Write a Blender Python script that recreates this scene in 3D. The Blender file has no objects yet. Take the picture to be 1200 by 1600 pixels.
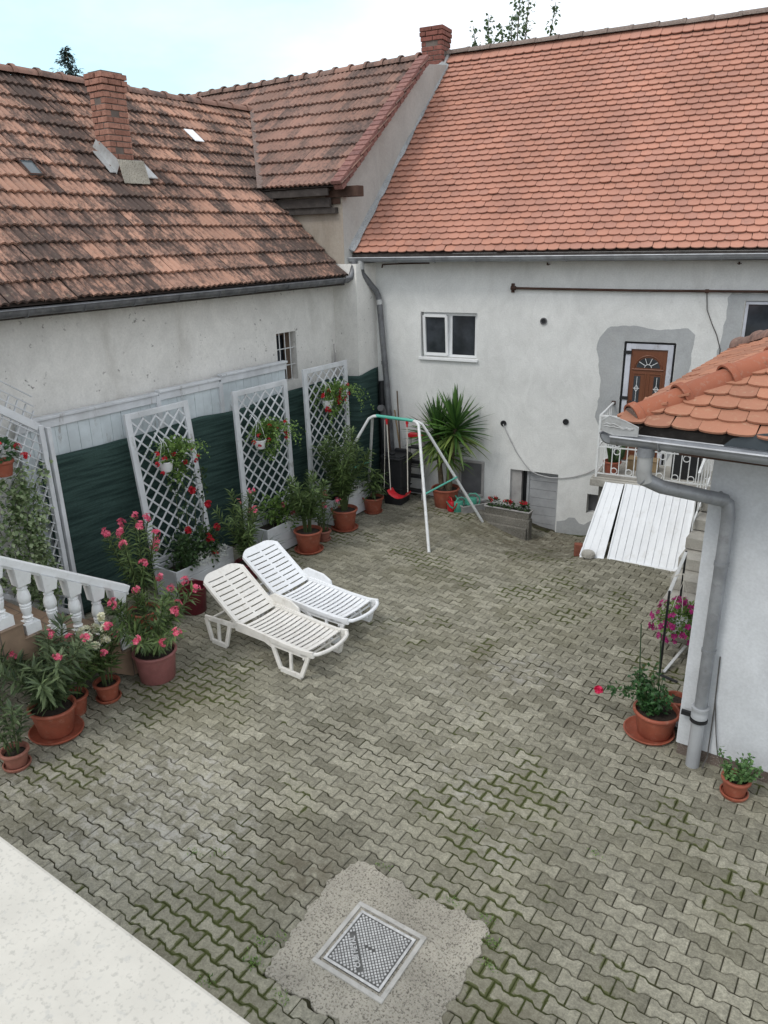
import bpy, bmesh, math, random
from mathutils import Vector, Matrix, noise as mnoise
random.seed(7)
PI = math.pi
scene = bpy.context.scene
col = scene.collection

# ------------------------------------------------------------------ camera
CAM = (0.0, 0.0, 4.5)
YAW, PITCH, ROLL, FPX = math.radians(34.972), math.radians(20.198), math.radians(-1.296), 1176.0
F = Vector((0, math.cos(PITCH), -math.sin(PITCH)))
U0 = Vector((0, math.sin(PITCH), math.cos(PITCH)))
R0 = Vector((1, 0, 0))
Rv = R0 * math.cos(ROLL) + U0 * math.sin(ROLL)
Uv = -R0 * math.sin(ROLL) + U0 * math.cos(ROLL)
rz = Matrix.Rotation(YAW, 3, 'Z')
F, Rv, Uv = rz @ F, rz @ Rv, rz @ Uv
cd = bpy.data.cameras.new('camera')
cam = bpy.data.objects.new('camera', cd)
col.objects.link(cam)
M = Matrix(((Rv.x, Uv.x, -F.x, CAM[0]), (Rv.y, Uv.y, -F.y, CAM[1]), (Rv.z, Uv.z, -F.z, CAM[2]), (0, 0, 0, 1)))
cam.matrix_world = M
cd.sensor_fit = 'VERTICAL'
cd.sensor_height = 36.0
cd.sensor_width = 27.0
cd.lens = FPX / 1600 * 36.0
cd.clip_start = 0.05
cd.clip_end = 500
scene.camera = cam

# ------------------------------------------------------------------ world, sun, exposure
SUN_EL, SUN_AZ = math.radians(52), math.radians(200)   # azimuth measured from +Y towards +X
w = bpy.data.worlds.new('World')
scene.world = w
w.use_nodes = True
nt = w.node_tree
nt.nodes.clear()
out = nt.nodes.new('ShaderNodeOutputWorld')
sky = nt.nodes.new('ShaderNodeTexSky')
sky.sky_type = 'NISHITA'
sky.sun_disc = False
sky.sun_elevation = SUN_EL
sky.sun_rotation = SUN_AZ
bg1 = nt.nodes.new('ShaderNodeBackground')
bg1.inputs['Strength'].default_value = 0.05
nt.links.new(sky.outputs[0], bg1.inputs['Color'])
bg2 = nt.nodes.new('ShaderNodeBackground')
bg2.inputs['Strength'].default_value = 1.0
tc = nt.nodes.new('ShaderNodeTexCoord')
mp = nt.nodes.new('ShaderNodeMapping')
mp.inputs['Scale'].default_value = (1.0, 1.0, 2.6)
nz = nt.nodes.new('ShaderNodeTexNoise')
nz.inputs['Scale'].default_value = 2.2
nz.inputs['Detail'].default_value = 7
nz.inputs['Roughness'].default_value = 0.55
# a clearer patch of sky towards the upper left, broken by thin cloud
dot = nt.nodes.new('ShaderNodeVectorMath')
dot.operation = 'DOT_PRODUCT'
dot.inputs[1].default_value = (-0.7773, 0.5478, 0.3095)
nrm = nt.nodes.new('ShaderNodeVectorMath')
nrm.operation = 'NORMALIZE'
mr = nt.nodes.new('ShaderNodeMapRange')
mr.interpolation_type = 'SMOOTHSTEP'
for i_, v_ in zip((1, 2, 3, 4), (0.90, 1.0, 0.0, 0.44)):
    mr.inputs[i_].default_value = v_
sb = nt.nodes.new('ShaderNodeMath')
sb.operation = 'SUBTRACT'
rp = nt.nodes.new('ShaderNodeValToRGB')
rp.color_ramp.elements[0].position = 0.02
rp.color_ramp.elements[0].color = (0.55, 0.83, 0.93, 1)
rp.color_ramp.elements[1].position = 0.42
rp.color_ramp.elements[1].color = (0.97, 0.985, 0.99, 1)
mx = nt.nodes.new('ShaderNodeAddShader')
nt.links.new(tc.outputs['Generated'], mp.inputs[0])
nt.links.new(mp.outputs[0], nz.inputs['Vector'])
nt.links.new(tc.outputs['Generated'], nrm.inputs[0])
nt.links.new(nrm.outputs[0], dot.inputs[0])
nt.links.new(dot.outputs['Value'], mr.inputs[0])
nt.links.new(nz.outputs['Fac'], sb.inputs[0])
nt.links.new(mr.outputs[0], sb.inputs[1])
nt.links.new(sb.outputs[0], rp.inputs[0])
nt.links.new(rp.outputs[0], bg2.inputs['Color'])
nt.links.new(bg1.outputs[0], mx.inputs[0])
nt.links.new(bg2.outputs[0], mx.inputs[1])
nt.links.new(mx.outputs[0], out.inputs[0])

sd = bpy.data.lights.new('sun', 'SUN')
sd.energy = 1.0
sd.angle = math.radians(16)
sd.color = (1.0, 0.95, 0.88)
sun = bpy.data.objects.new('sun', sd)
col.objects.link(sun)
sdir = Vector((math.sin(SUN_AZ) * math.cos(SUN_EL), math.cos(SUN_AZ) * math.cos(SUN_EL), math.sin(SUN_EL)))
sun.rotation_euler = sdir.to_track_quat('Z', 'Y').to_euler()
scene.view_settings.view_transform = 'Standard'
scene.view_settings.look = 'None'
scene.view_settings.exposure = 0.16
scene.view_settings.gamma = 1.0

# ------------------------------------------------------------------ materials
def lin(r, g, b):
    f = lambda c: (c / 255 / 12.92) if c <= 10 else ((c / 255 + 0.055) / 1.055) ** 2.4
    return (f(r), f(g), f(b))

class NT:
    def __init__(s, name):
        s.m = bpy.data.materials.new(name)
        s.m.use_nodes = True
        s.t = s.m.node_tree
        s.b = s.t.nodes['Principled BSDF']
        s.o = s.t.nodes['Material Output']
        s._tc = None
    def n(s, kind, **kw):
        x = s.t.nodes.new(kind)
        for k, v in kw.items():
            setattr(x, k, v)
        return x
    def l(s, a, b):
        s.t.links.new(a, b)
    def coord(s, scale=(1, 1, 1)):
        if s._tc is None:
            s._tc = s.n('ShaderNodeTexCoord')
        if tuple(scale) == (1, 1, 1):
            return s._tc.outputs['Object']
        m = s.n('ShaderNodeMapping')
        m.inputs['Scale'].default_value = scale
        s.l(s._tc.outputs['Object'], m.inputs[0])
        return m.outputs[0]
    def noise(s, scale, detail=4, rough=0.55, cs=(1, 1, 1), dist=0):
        x = s.n('ShaderNodeTexNoise')
        x.inputs['Scale'].default_value = scale
        x.inputs['Detail'].default_value = detail
        x.inputs['Roughness'].default_value = rough
        x.inputs['Distortion'].default_value = dist
        s.l(s.coord(cs), x.inputs['Vector'])
        return x.outputs['Fac']
    def ramp(s, src, p0, p1, v0=0.0, v1=1.0):
        x = s.n('ShaderNodeMapRange')
        x.interpolation_type = 'SMOOTHSTEP'
        for i, v in zip((1, 2, 3, 4), (p0, p1, v0, v1)):
            x.inputs[i].default_value = v
        s.l(src, x.inputs[0])
        return x.outputs[0]
    def math(s, op, a, b=None):
        x = s.n('ShaderNodeMath', operation=op)
        for i, v in enumerate((a, b)):
            if v is None:
                continue
            if isinstance(v, (int, float)):
                x.inputs[i].default_value = v
            else:
                s.l(v, x.inputs[i])
        return x.outputs[0]
    def rgb(s, c):
        x = s.n('ShaderNodeRGB')
        x.outputs[0].default_value = (*c, 1)
        return x.outputs[0]
    def mix(s, fac, a, b, mode='MIX'):
        x = s.n('ShaderNodeMix', data_type='RGBA', blend_type=mode)
        if isinstance(fac, (int, float)):
            x.inputs[0].default_value = fac
        else:
            s.l(fac, x.inputs[0])
        for i, v in ((6, a), (7, b)):
            if isinstance(v, tuple):
                x.inputs[i].default_value = (*v, 1)
            else:
                s.l(v, x.inputs[i])
        return x.outputs[2]
    def attr(s, name='rnd'):
        x = s.n('ShaderNodeAttribute')
        x.attribute_name = name
        return x.outputs['Fac']
    def scale(s, c, f):
        """multiply colour by scalar socket"""
        x = s.n('ShaderNodeVectorMath', operation='SCALE')
        s.l(c, x.inputs[0])
        if isinstance(f, (int, float)):
            x.inputs['Scale'].default_value = f
        else:
            s.l(f, x.inputs['Scale'])
        return x.outputs[0]
    def bump(s, h, strength=0.3, dist=0.01):
        x = s.n('ShaderNodeBump')
        x.inputs['Strength'].default_value = strength
        x.inputs['Distance'].default_value = dist
        s.l(h, x.inputs['Height'])
        s.l(x.outputs[0], s.b.inputs['Normal'])
    def fin(s, c=None, rough=0.6, metal=0.0, spec=0.5):
        if c is not None:
            if isinstance(c, tuple):
                s.b.inputs['Base Color'].default_value = (*c, 1)
            else:
                s.l(c, s.b.inputs['Base Color'])
        if isinstance(rough, (int, float)):
            s.b.inputs['Roughness'].default_value = rough
        else:
            s.l(rough, s.b.inputs['Roughness'])
        s.b.inputs['Metallic'].default_value = metal
        s.b.inputs['Specular IOR Level'].default_value = spec
        return s.m

def simple(name, c, rough=0.55, metal=0.0, var=0.25, dirt=None, dirt_amt=0.35, nscale=4.0, rnd=0.0, bump=0.08, spec=0.4, fine=60):
    s = NT(name)
    n1 = s.noise(nscale, 5, 0.6)
    f = s.ramp(n1, 0.25, 0.75, 1 - var, 1 + var * 0.6)
    cc = s.scale(s.rgb(c), f)
    if rnd:
        cc = s.scale(cc, s.math('ADD', s.math('MULTIPLY', s.attr(), rnd), 1 - rnd / 2))
    if dirt:
        n2 = s.noise(nscale * 2.3, 7, 0.7)
        cc = s.mix(s.ramp(n2, 0.5, 0.75, 0, dirt_amt), cc, dirt)
    if bump:
        s.bump(s.noise(fine, 3), bump, 0.004)
    return s.fin(cc, rough, metal, spec)

def stucco(name, c, spots=0.0, streak=0.25, bumpd=0.25, stain=(0.30, 0.28, 0.24), fade=None):
    s = NT(name)
    big = s.noise(0.7, 5, 0.6)
    cc = s.scale(s.rgb(c), s.ramp(big, 0.25, 0.75, 0.86, 1.05))
    st = s.noise(1.6, 6, 0.65, cs=(1, 1, 0.28))
    cc = s.mix(s.ramp(st, 0.52, 0.80, 0, streak), cc, stain)
    if spots:
        sp = s.noise(15, 3, 0.6)
        md = s.noise(1.1, 3, 0.5)
        msk = s.math('MULTIPLY', s.ramp(sp, 0.62, 0.74), s.ramp(md, 0.40, 0.56))
        cc = s.mix(s.math('MULTIPLY', msk, spots), cc, (0.06, 0.055, 0.05))
    tr = s.noise(3.2, 6, 0.7, cs=(1, 1, 0.7), dist=1.2)
    cc = s.scale(cc, s.ramp(tr, 0.3, 0.7, 0.93, 1.05))
    fn = s.noise(45, 4, 0.6)
    cc = s.scale(cc, s.ramp(fn, 0.3, 0.7, 0.94, 1.04))
    s.bump(s.math('ADD', s.math('MULTIPLY', tr, 2.5), fn), bumpd, 0.012)
    return s.fin(cc, 0.9, 0, 0.2)

def tile_mat(name, c, c2, lichen, lich_amt, lo=0.5, hi=0.62, rnd=0.35, weather=(0.33, 0.25, 0.2), cs1=(1, 1, 1)):
    s = NT(name)
    r = s.attr()
    cc = s.mix(r, c, c2)
    cc = s.scale(cc, s.ramp(s.noise(0.8, 4), 0.3, 0.7, 1 - rnd * 0.5, 1 + rnd * 0.35))
    fine = s.noise(28, 5, 0.7)
    cc = s.mix(s.ramp(fine, 0.5, 0.75, 0, 0.35), cc, weather)
    if lich_amt:
        big = s.noise(0.8, 4, 0.6, cs=cs1)
        det = s.noise(20, 8, 0.82, cs=(cs1[0] * .7, cs1[1], cs1[2] * .7))
        t = s.math('ADD', s.math('MULTIPLY', big, 0.50), s.math('MULTIPLY', det, 0.50))
        t = s.math('ADD', t, s.math('MULTIPLY', s.math('SUBTRACT', r, 0.5), 0.045))
        cc = s.mix(s.ramp(t, lo, hi, 0, lich_amt), cc, lichen)
        y = s.noise(14, 5, 0.7)
        cc = s.mix(s.ramp(y, 0.6, 0.72, 0, 0.45 * lich_amt), cc, (0.42, 0.37, 0.27))
    s.bump(fine, 0.25, 0.005)
    return s.fin(cc, 0.85, 0, 0.25)

def leaf_mat(name, dark, light, trans=0.25, rough=0.45):
    s = NT(name)
    r = s.attr()
    cc = s.mix(r, dark, light)
    s.fin(cc, rough, 0, 0.35)
    tr = s.n('ShaderNodeBsdfTranslucent')
    s.l(s.scale(cc, 1.3), tr.inputs['Color'])
    m = s.n('ShaderNodeMixShader')
    m.inputs[0].default_value = trans
    s.l(s.b.outputs[0], m.inputs[1])
    s.l(tr.outputs[0], m.inputs[2])
    s.l(m.outputs[0], s.o.inputs['Surface'])
    return s.m

def paver_mat():
    s = NT('concrete paver')
    r = s.attr()
    e = s.attr('edge')
    cc = s.mix(r, (0.180, 0.172, 0.132), (0.305, 0.293, 0.232))
    cc = s.scale(cc, s.ramp(s.noise(0.45, 4), 0.3, 0.7, 0.84, 1.14))
    cc = s.scale(cc, s.ramp(s.noise(26, 6, 0.8), 0.28, 0.72, 0.72, 1.26))
    grain = s.noise(70, 5, 0.75)
    cc = s.scale(cc, s.ramp(grain, 0.25, 0.75, 0.72, 1.28))
    mott = s.noise(9, 5, 0.7)
    cc = s.scale(cc, s.ramp(mott, 0.3, 0.7, 0.80, 1.15))
    # pale worn efflorescence
    def spot(px, py, r0, r1):
        d_ = s.n('ShaderNodeVectorMath', operation='DISTANCE')
        s.l(s.coord(), d_.inputs[0])
        d_.inputs[1].default_value = (px, py, 0)
        w_ = s.math('ADD', d_.outputs['Value'], s.math('MULTIPLY', s.math('SUBTRACT', s.noise(3, 5, 0.7), 0.5), 0.9))
        return s.ramp(w_, r0, r1, 1.0, 0.0)
    pal = s.math('MULTIPLY', s.math('MAXIMUM', s.ramp(s.noise(0.55, 3), 0.54, 0.68), spot(-4.7, 3.1, 0.3, 1.2)), s.ramp(s.noise(7, 6, 0.75), 0.47, 0.62))
    cc = s.mix(s.math('MULTIPLY', pal, 0.55), cc, (0.47, 0.46, 0.43))
    # greenish film
    film = s.ramp(s.noise(0.8, 4), 0.45, 0.68)
    cc = s.mix(s.math('MULTIPLY', film, 0.30), cc, (0.18, 0.17, 0.105))
    # dark damp / dirt
    dks = s.math('MAXIMUM', s.math('MAXIMUM', spot(-3.05, 3.25, 0.15, 0.5), spot(-1.25, 2.6, 0.3, 0.75)), spot(-4.4, 11.0, 0.5, 2.6))
    dk = s.math('MULTIPLY', s.math('MAXIMUM', s.ramp(s.noise(0.38, 3), 0.56, 0.70), dks), s.ramp(s.noise(6, 6, 0.75), 0.36, 0.60))
    cc = s.mix(s.math('MULTIPLY', dk, 0.62), cc, (0.10, 0.085, 0.058))
    # moss creeping in from the joints
    mz = s.ramp(s.noise(0.75, 4, 0.6), 0.40, 0.60)
    near = s.math('SUBTRACT', 1.0, e)
    cr = s.math('MULTIPLY', s.math('ADD', s.math('MULTIPLY', near, 0.55), s.math('MULTIPLY', s.noise(13, 6, 0.75), 1.8)), mz)
    cc = s.mix(s.ramp(cr, 1.20, 1.42, 0, 0.88), cc, (0.075, 0.086, 0.028))
    # reddish stains
    rd = s.ramp(s.noise(1.9, 5, 0.65), 0.71, 0.80)
    cc = s.mix(s.math('MULTIPLY', rd, 0.5), cc, (0.30, 0.17, 0.11))
    s.bump(s.math('ADD', grain, s.math('MULTIPLY', mott, 1.2)), 0.5, 0.006)
    return s.fin(cc, 0.92, 0, 0.2)

def joint_mat():
    s = NT('mossy joint soil')
    a = s.noise(0.75, 4, 0.6)
    d = s.noise(30, 5, 0.7)
    cc = s.mix(s.ramp(d, 0.3, 0.7), (0.035, 0.033, 0.024), (0.085, 0.078, 0.052))
    moss = s.mix(d, (0.036, 0.047, 0.015), (0.105, 0.122, 0.038))
    cc = s.mix(s.ramp(a, 0.44, 0.60), cc, moss)
    s.bump(s.noise(90, 4, 0.7), 1.0, 0.02)
    return s.fin(cc, 1.0, 0, 0.1)

def brick_mat(name, c1, c2, rnd=0.5):
    s = NT(name)
    cc = s.mix(s.attr(), c1, c2)
    n1 = s.noise(18, 5, 0.7)
    cc = s.scale(cc, s.ramp(n1, 0.3, 0.7, 0.75, 1.15))
    cc = s.mix(s.ramp(s.noise(6, 5, 0.7), 0.55, 0.75, 0, 0.4), cc, (0.10, 0.075, 0.065))
    s.bump(n1, 0.5, 0.01)
    return s.fin(cc, 0.9, 0, 0.2)

def net_mat():
    s = NT('green shade net')
    wv = s.n('ShaderNodeTexNoise')
    wv.inputs['Scale'].default_value = 5
    wv.inputs['Detail'].default_value = 6
    s.l(s.coord((0.3, 0.35, 5.5)), wv.inputs['Vector'])
    cc = s.mix(s.ramp(wv.outputs['Fac'], 0.3, 0.7), (0.014, 0.033, 0.030), (0.042, 0.080, 0.070))
    fn = s.noise(120, 2, 0.5, cs=(0.3, 0.3, 2))
    cc = s.scale(cc, s.ramp(fn, 0.3, 0.7, 0.75, 1.2))
    s.bump(wv.outputs['Fac'], 0.3, 0.01)
    return s.fin(cc, 0.75, 0, 0.25)

def wood_white(name='weathered white wood', base=(0.60, 0.62, 0.64)):
    s = NT(name)
    cc = s.scale(s.rgb(base), s.ramp(s.noise(2.2, 5, 0.6), 0.3, 0.7, 0.82, 1.08))
    ch = s.noise(5, 7, 0.75, cs=(1.4, 1.4, 0.45))
    cc = s.mix(s.ramp(ch, 0.555, 0.70, 0, 0.7), cc, (0.20, 0.18, 0.16))
    s.bump(s.noise(40, 3), 0.15, 0.004)
    return s.fin(cc, 0.6, 0, 0.35)

def stone_white():
    s = NT('speckled white stone')
    cc = s.scale(s.rgb((0.52, 0.50, 0.445)), s.ramp(s.noise(14, 4), 0.3, 0.7, 0.94, 1.03))
    sp = s.noise(120, 4, 0.6)
    cc = s.mix(s.ramp(sp, 0.53, 0.66, 0, 0.6), cc, (0.34, 0.33, 0.295))
    sp2 = s.noise(62, 3, 0.55)
    cc = s.mix(s.ramp(sp2, 0.60, 0.70, 0, 0.4), cc, (0.38, 0.38, 0.36))
    s.bump(sp, 0.1, 0.002)
    return s.fin(cc, 0.5, 0, 0.4)

def concrete(name, c=(0.42, 0.40, 0.36), dark=(0.15, 0.13, 0.11), rough=0.95, amt=0.6):
    s = NT(name)
    cc = s.scale(s.rgb(c), s.ramp(s.noise(2.5, 5, 0.6), 0.3, 0.7, 0.78, 1.12))
    agg = s.noise(66, 5, 0.75)
    cc = s.mix(s.ramp(agg, 0.50, 0.62, 0, amt), cc, dark)
    cc = s.mix(s.ramp(s.noise(90, 2), 0.58, 0.68, 0, 0.4), cc, (0.58, 0.56, 0.50))
    s.bump(s.math('ADD', agg, s.noise(10, 5)), 0.9, 0.02)
    return s.fin(cc, rough, 0, 0.2)

def wood_brown():
    s = NT('brown door wood')
    g = s.noise(6, 6, 0.65, cs=(9, 9, 0.6))
    cc = s.mix(g, (0.085, 0.026, 0.011), (0.19, 0.064, 0.025))
    return s.fin(cc, 0.4, 0, 0.5)

def glass_dark(name='dark window glass', c=(0.034, 0.039, 0.046)):
    s = NT(name)
    cc = s.scale(s.rgb(c), s.ramp(s.noise(3, 3), 0.3, 0.7, 0.6, 1.5))
    return s.fin(cc, 0.08, 0, 0.6)

def stair_tile():
    s = NT('brown stair tile')
    b = s.n('ShaderNodeTexBrick')
    b.offset = 0.0
    b.inputs['Scale'].default_value = 1.0
    b.inputs['Mortar Size'].default_value = 0.006
    b.inputs['Brick Width'].default_value = 0.33
    b.inputs['Row Height'].default_value = 0.33
    b.inputs['Color1'].default_value = (0.20, 0.135, 0.095, 1)
    b.inputs['Color2'].default_value = (0.26, 0.185, 0.13, 1)
    b.inputs['Mortar'].default_value = (0.11, 0.09, 0.075, 1)
    mpn = s.n('ShaderNodeMapping')
    mpn.inputs['Rotation'].default_value = (0, PI / 2, 0)
    s.l(s.coord(), mpn.inputs[0])
    s.l(s.coord(), b.inputs['Vector'])
    cc = s.scale(b.outputs['Color'], s.ramp(s.noise(5, 5), 0.3, 0.7, 0.8, 1.12))
    return s.fin(cc, 0.5, 0, 0.4)

MT = {}
MT['paver'] = paver_mat()
MT['joint'] = joint_mat()
MT['earth'] = simple('earth', (0.16, 0.15, 0.12), 1.0)
MT['plaster_old'] = stucco('old dirty white plaster', (0.73, 0.72, 0.685), spots=0.75, streak=0.42)
MT['plaster_white'] = stucco('white wall plaster', (0.67, 0.68, 0.665), spots=0.12, streak=0.2)
MT['plaster_brown'] = stucco('weathered grey brown plaster', (0.36, 0.32, 0.27), streak=0.6, stain=(0.2, 0.16, 0.12))
MT['plaster_gable'] = stucco('grey gable plaster', (0.42, 0.42, 0.40), streak=0.5)
MT['plaster_blue'] = stucco('pale blue grey plaster', (0.585, 0.61, 0.635), streak=0.12, bumpd=0.12)
MT['plaster_patch'] = stucco('grey render patch', (0.38, 0.395, 0.40), streak=0.3)
MT['plinth'] = concrete('brown plinth', (0.17, 0.135, 0.115))
MT['tile_old'] = tile_mat('old mossy roof tile', (0.43, 0.245, 0.175), (0.29, 0.175, 0.135), (0.056, 0.045, 0.041), 0.90, 0.446, 0.55, cs1=(0.45, 1, 0.45))
MT['tile_mid'] = tile_mat('aged roof tile', (0.31, 0.18, 0.14), (0.215, 0.14, 0.115), (0.075, 0.06, 0.055), 0.8, 0.465, 0.60, cs1=(1, .5, .5))
MT['tile_new'] = tile_mat('orange beaver tail tile', (0.455, 0.222, 0.158), (0.385, 0.198, 0.150), (0.20, 0.11, 0.09), 0.45, 0.56, 0.68, rnd=0.25, weather=(0.44, 0.27, 0.22))
MT['tile_small'] = tile_mat('orange clay tile', (0.43, 0.195, 0.12), (0.33, 0.155, 0.10), (0.12, 0.085, 0.065), 0.5, 0.52, 0.66, weather=(0.45, 0.3, 0.19))
MT['ridge_small'] = tile_mat('clay ridge tile', (0.36, 0.125, 0.07), (0.31, 0.11, 0.065), (0.1, 0.07, 0.06), 0.3, 0.58, 0.7)
MT['tile_back'] = simple('roof underlay', (0.045, 0.035, 0.03), 1.0)
MT['verge'] = brick_mat('verge tile', (0.20, 0.105, 0.095), (0.27, 0.14, 0.12))
MT['mortar_ridge'] = concrete('mortar ridge tile', (0.24, 0.19, 0.165), (0.1, 0.08, 0.07))
MT['valley'] = concrete('valley mortar', (0.22, 0.165, 0.145), (0.1, 0.08, 0.07))
MT['mortar'] = concrete('pale mortar', (0.40, 0.42, 0.43), (0.14, 0.14, 0.14))
MT['brick'] = brick_mat('chimney brick', (0.27, 0.135, 0.10), (0.38, 0.20, 0.15))
MT['brick_dark'] = brick_mat('dark chimney brick', (0.17, 0.075, 0.06), (0.25, 0.10, 0.08))
MT['joint_mortar'] = simple('brick mortar', (0.15, 0.125, 0.11), 0.95)
MT['zinc'] = simple('zinc sheet', (0.29, 0.305, 0.325), 0.45, 0.4, 0.25, (0.10, 0.09, 0.08), 0.4, 5)
MT['zinc_light'] = simple('light zinc', (0.42, 0.43, 0.43), 0.5, 0.3, 0.2, (0.2, 0.17, 0.14), 0.5, 6)
MT['zinc_old'] = simple('old zinc sheet', (0.15, 0.155, 0.165), 0.5, 0.4, 0.4, (0.30, 0.29, 0.27), 0.6, 6)
MT['pvc_grey'] = simple('grey pvc pipe', (0.33, 0.345, 0.36), 0.45, 0, 0.12)
MT['lead'] = simple('lead sheet', (0.07, 0.085, 0.095), 0.55, 0.3, 0.2)
MT['eave_wood'] = simple('dark eave timber', (0.055, 0.048, 0.044), 0.85, 0, 0.4, (0.16, 0.15, 0.14), 0.5, 8)
MT['beam'] = simple('brown beam', (0.075, 0.042, 0.03), 0.8, 0, 0.4)
MT['white_wood'] = wood_white()
MT['fence_white'] = wood_white('pale blue white boards', (0.56, 0.62, 0.645))
MT['white_paint'] = simple('white paint', (0.74, 0.76, 0.77), 0.4, 0, 0.07, (0.45, 0.43, 0.4), 0.25, 7, bump=0.03)
MT['pvc_white'] = simple('white pvc', (0.72, 0.735, 0.74), 0.35, 0, 0.06, bump=0)
MT['panel_white'] = simple('white cladding', (0.80, 0.83, 0.86), 0.35, 0, 0.06, (0.52, 0.52, 0.50), 0.45, 3, bump=0.02)
MT['lounger_cream'] = simple('cream white plastic', (0.72, 0.705, 0.665), 0.4, 0, 0.08, (0.42, 0.38, 0.31), 0.5, 5, bump=0.02)
MT['lounger_white'] = simple('white plastic', (0.80, 0.82, 0.84), 0.35, 0, 0.05, (0.55, 0.54, 0.50), 0.4, 5, bump=0.02)
MT['net'] = net_mat()
MT['terracotta'] = simple('terracotta plastic', (0.30, 0.085, 0.05), 0.55, 0, 0.22, (0.38, 0.22, 0.16), 0.55, 7, bump=0.04)
MT['terracotta_dull'] = simple('dull terracotta', (0.27, 0.11, 0.08), 0.6, 0, 0.2, (0.33, 0.2, 0.16), 0.4, 9, bump=0.04)
MT['pink_pot'] = simple('dusty rose plastic', (0.27, 0.105, 0.10), 0.5, 0, 0.15, (0.32, 0.2, 0.18), 0.3, 9, bump=0.04)
MT['maroon'] = simple('maroon plastic', (0.13, 0.016, 0.026), 0.4, 0, 0.15, bump=0.02)
MT['soil'] = simple('potting soil', (0.035, 0.026, 0.020), 1.0, 0, 0.5, (0.08, 0.06, 0.045), 0.5, 30, bump=0.9, fine=90)
MT['bark'] = simple('bark', (0.11, 0.085, 0.055), 0.9, 0, 0.4, (0.2, 0.17, 0.12), 0.4, 14, bump=0.4)
MT['stem_green'] = simple('green stem', (0.06, 0.085, 0.03), 0.6, 0, 0.2)
MT['stake_green'] = simple('green stake', (0.018, 0.05, 0.016), 0.5, 0, 0.1)
MT['black'] = simple('black plastic', (0.014, 0.015, 0.017), 0.5, 0, 0.25, (0.05, 0.05, 0.05), 0.3, 6, bump=0.05)
MT['black_metal'] = simple('black metal', (0.02, 0.021, 0.023), 0.45, 0.3, 0.2)
MT['grey_plastic'] = simple('grey plastic', (0.12, 0.12, 0.125), 0.55, 0, 0.2, bump=0.03)
MT['grey_light'] = simple('light grey board', (0.38, 0.37, 0.36), 0.7, 0, 0.2, (0.2, 0.19, 0.18), 0.4, 5)
MT['grey_door'] = simple('grey painted boards', (0.33, 0.34, 0.35), 0.65, 0, 0.15, (0.2, 0.2, 0.19), 0.4, 5)
MT['red_plastic'] = simple('red plastic', (0.50, 0.018, 0.028), 0.35, 0, 0.1, bump=0.02)
MT['green_plastic'] = simple('mint green plastic', (0.08, 0.33, 0.24), 0.4, 0, 0.12, bump=0.02)
MT['mint_metal'] = simple('mint painted steel', (0.10, 0.42, 0.33), 0.4, 0, 0.12, bump=0.02)
MT['white_metal'] = simple('white painted steel', (0.66, 0.68, 0.68), 0.4, 0, 0.1, (0.30, 0.2, 0.14), 0.35, 14, bump=0.02)
MT['rope'] = simple('pale rope', (0.58, 0.56, 0.50), 0.8, 0, 0.1)
MT['steel'] = simple('bare steel', (0.42, 0.43, 0.44), 0.3, 0.9, 0.15)
MT['cast'] = simple('galvanised cast iron', (0.36, 0.37, 0.375), 0.42, 0.45, 0.35, (0.15, 0.145, 0.13), 0.6, 9, bump=0.15)
MT['frame_iron'] = simple('dull iron frame', (0.46, 0.45, 0.42), 0.7, 0.1, 0.15, (0.2, 0.19, 0.16), 0.5, 9, bump=0.1)
MT['cast_worn'] = simple('worn bright iron', (0.55, 0.55, 0.54), 0.45, 0.25, 0.3, (0.25, 0.25, 0.24), 0.4, 25, bump=0.2)
MT['cast_dark'] = simple('dark cast iron', (0.12, 0.12, 0.115), 0.7, 0.2, 0.3, (0.15, 0.14, 0.12), 0.4, 16)
MT['concrete'] = concrete('rough concrete', (0.46, 0.43, 0.36), (0.10, 0.09, 0.07), amt=0.85)
MT['concrete_pale'] = concrete('smooth pale concrete', (0.46, 0.445, 0.40), (0.30, 0.28, 0.25), 0.9, 0.3)
MT['concrete_dark'] = concrete('dark mossy concrete', (0.20, 0.19, 0.165), (0.06, 0.06, 0.045))
MT['stone_white'] = stone_white()
MT['stair_tile'] = stair_tile()
MT['wood_brown'] = wood_brown()
MT['glass'] = glass_dark()
MT['glass_roof'] = simple('skylight glass', (0.10, 0.12, 0.13), 0.15, 0, 0.2, bump=0)
MT['glass_tile'] = simple('clear glass tile', (0.80, 0.82, 0.84), 0.2, 0, 0.1, bump=0)
MT['frame_film'] = wood_white('white frame with film remnants', (0.50, 0.52, 0.57))
MT['rust'] = simple('rusty iron', (0.075, 0.04, 0.03), 0.8, 0.2, 0.4)
MT['wire'] = simple('pale cable', (0.40, 0.40, 0.40), 0.6, 0, 0.1, bump=0)
MT['wire_dark'] = simple('dark cable', (0.09, 0.085, 0.08), 0.6, 0, 0.1, bump=0)
MT['old_wood'] = simple('old brown wood', (0.12, 0.085, 0.06), 0.85, 0, 0.4, (0.22, 0.19, 0.16), 0.4, 7)
MT['tan_wood'] = simple('tan wood', (0.28, 0.20, 0.11), 0.7, 0, 0.2)
MT['lf_ole'] = leaf_mat('oleander leaf', (0.034, 0.066, 0.022), (0.15, 0.22, 0.075))
MT['lf_ole_grey'] = leaf_mat('grey green oleander leaf', (0.042, 0.07, 0.036), (0.17, 0.23, 0.11))
MT['lf_yucca'] = leaf_mat('yucca leaf', (0.02, 0.06, 0.014), (0.095, 0.20, 0.042), 0.12)
MT['lf_yucca_low'] = leaf_mat('pale old yucca leaf', (0.07, 0.13, 0.03), (0.20, 0.27, 0.07), 0.15)
MT['lf_rose'] = leaf_mat('rose leaf', (0.016, 0.055, 0.018), (0.06, 0.15, 0.045))
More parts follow.
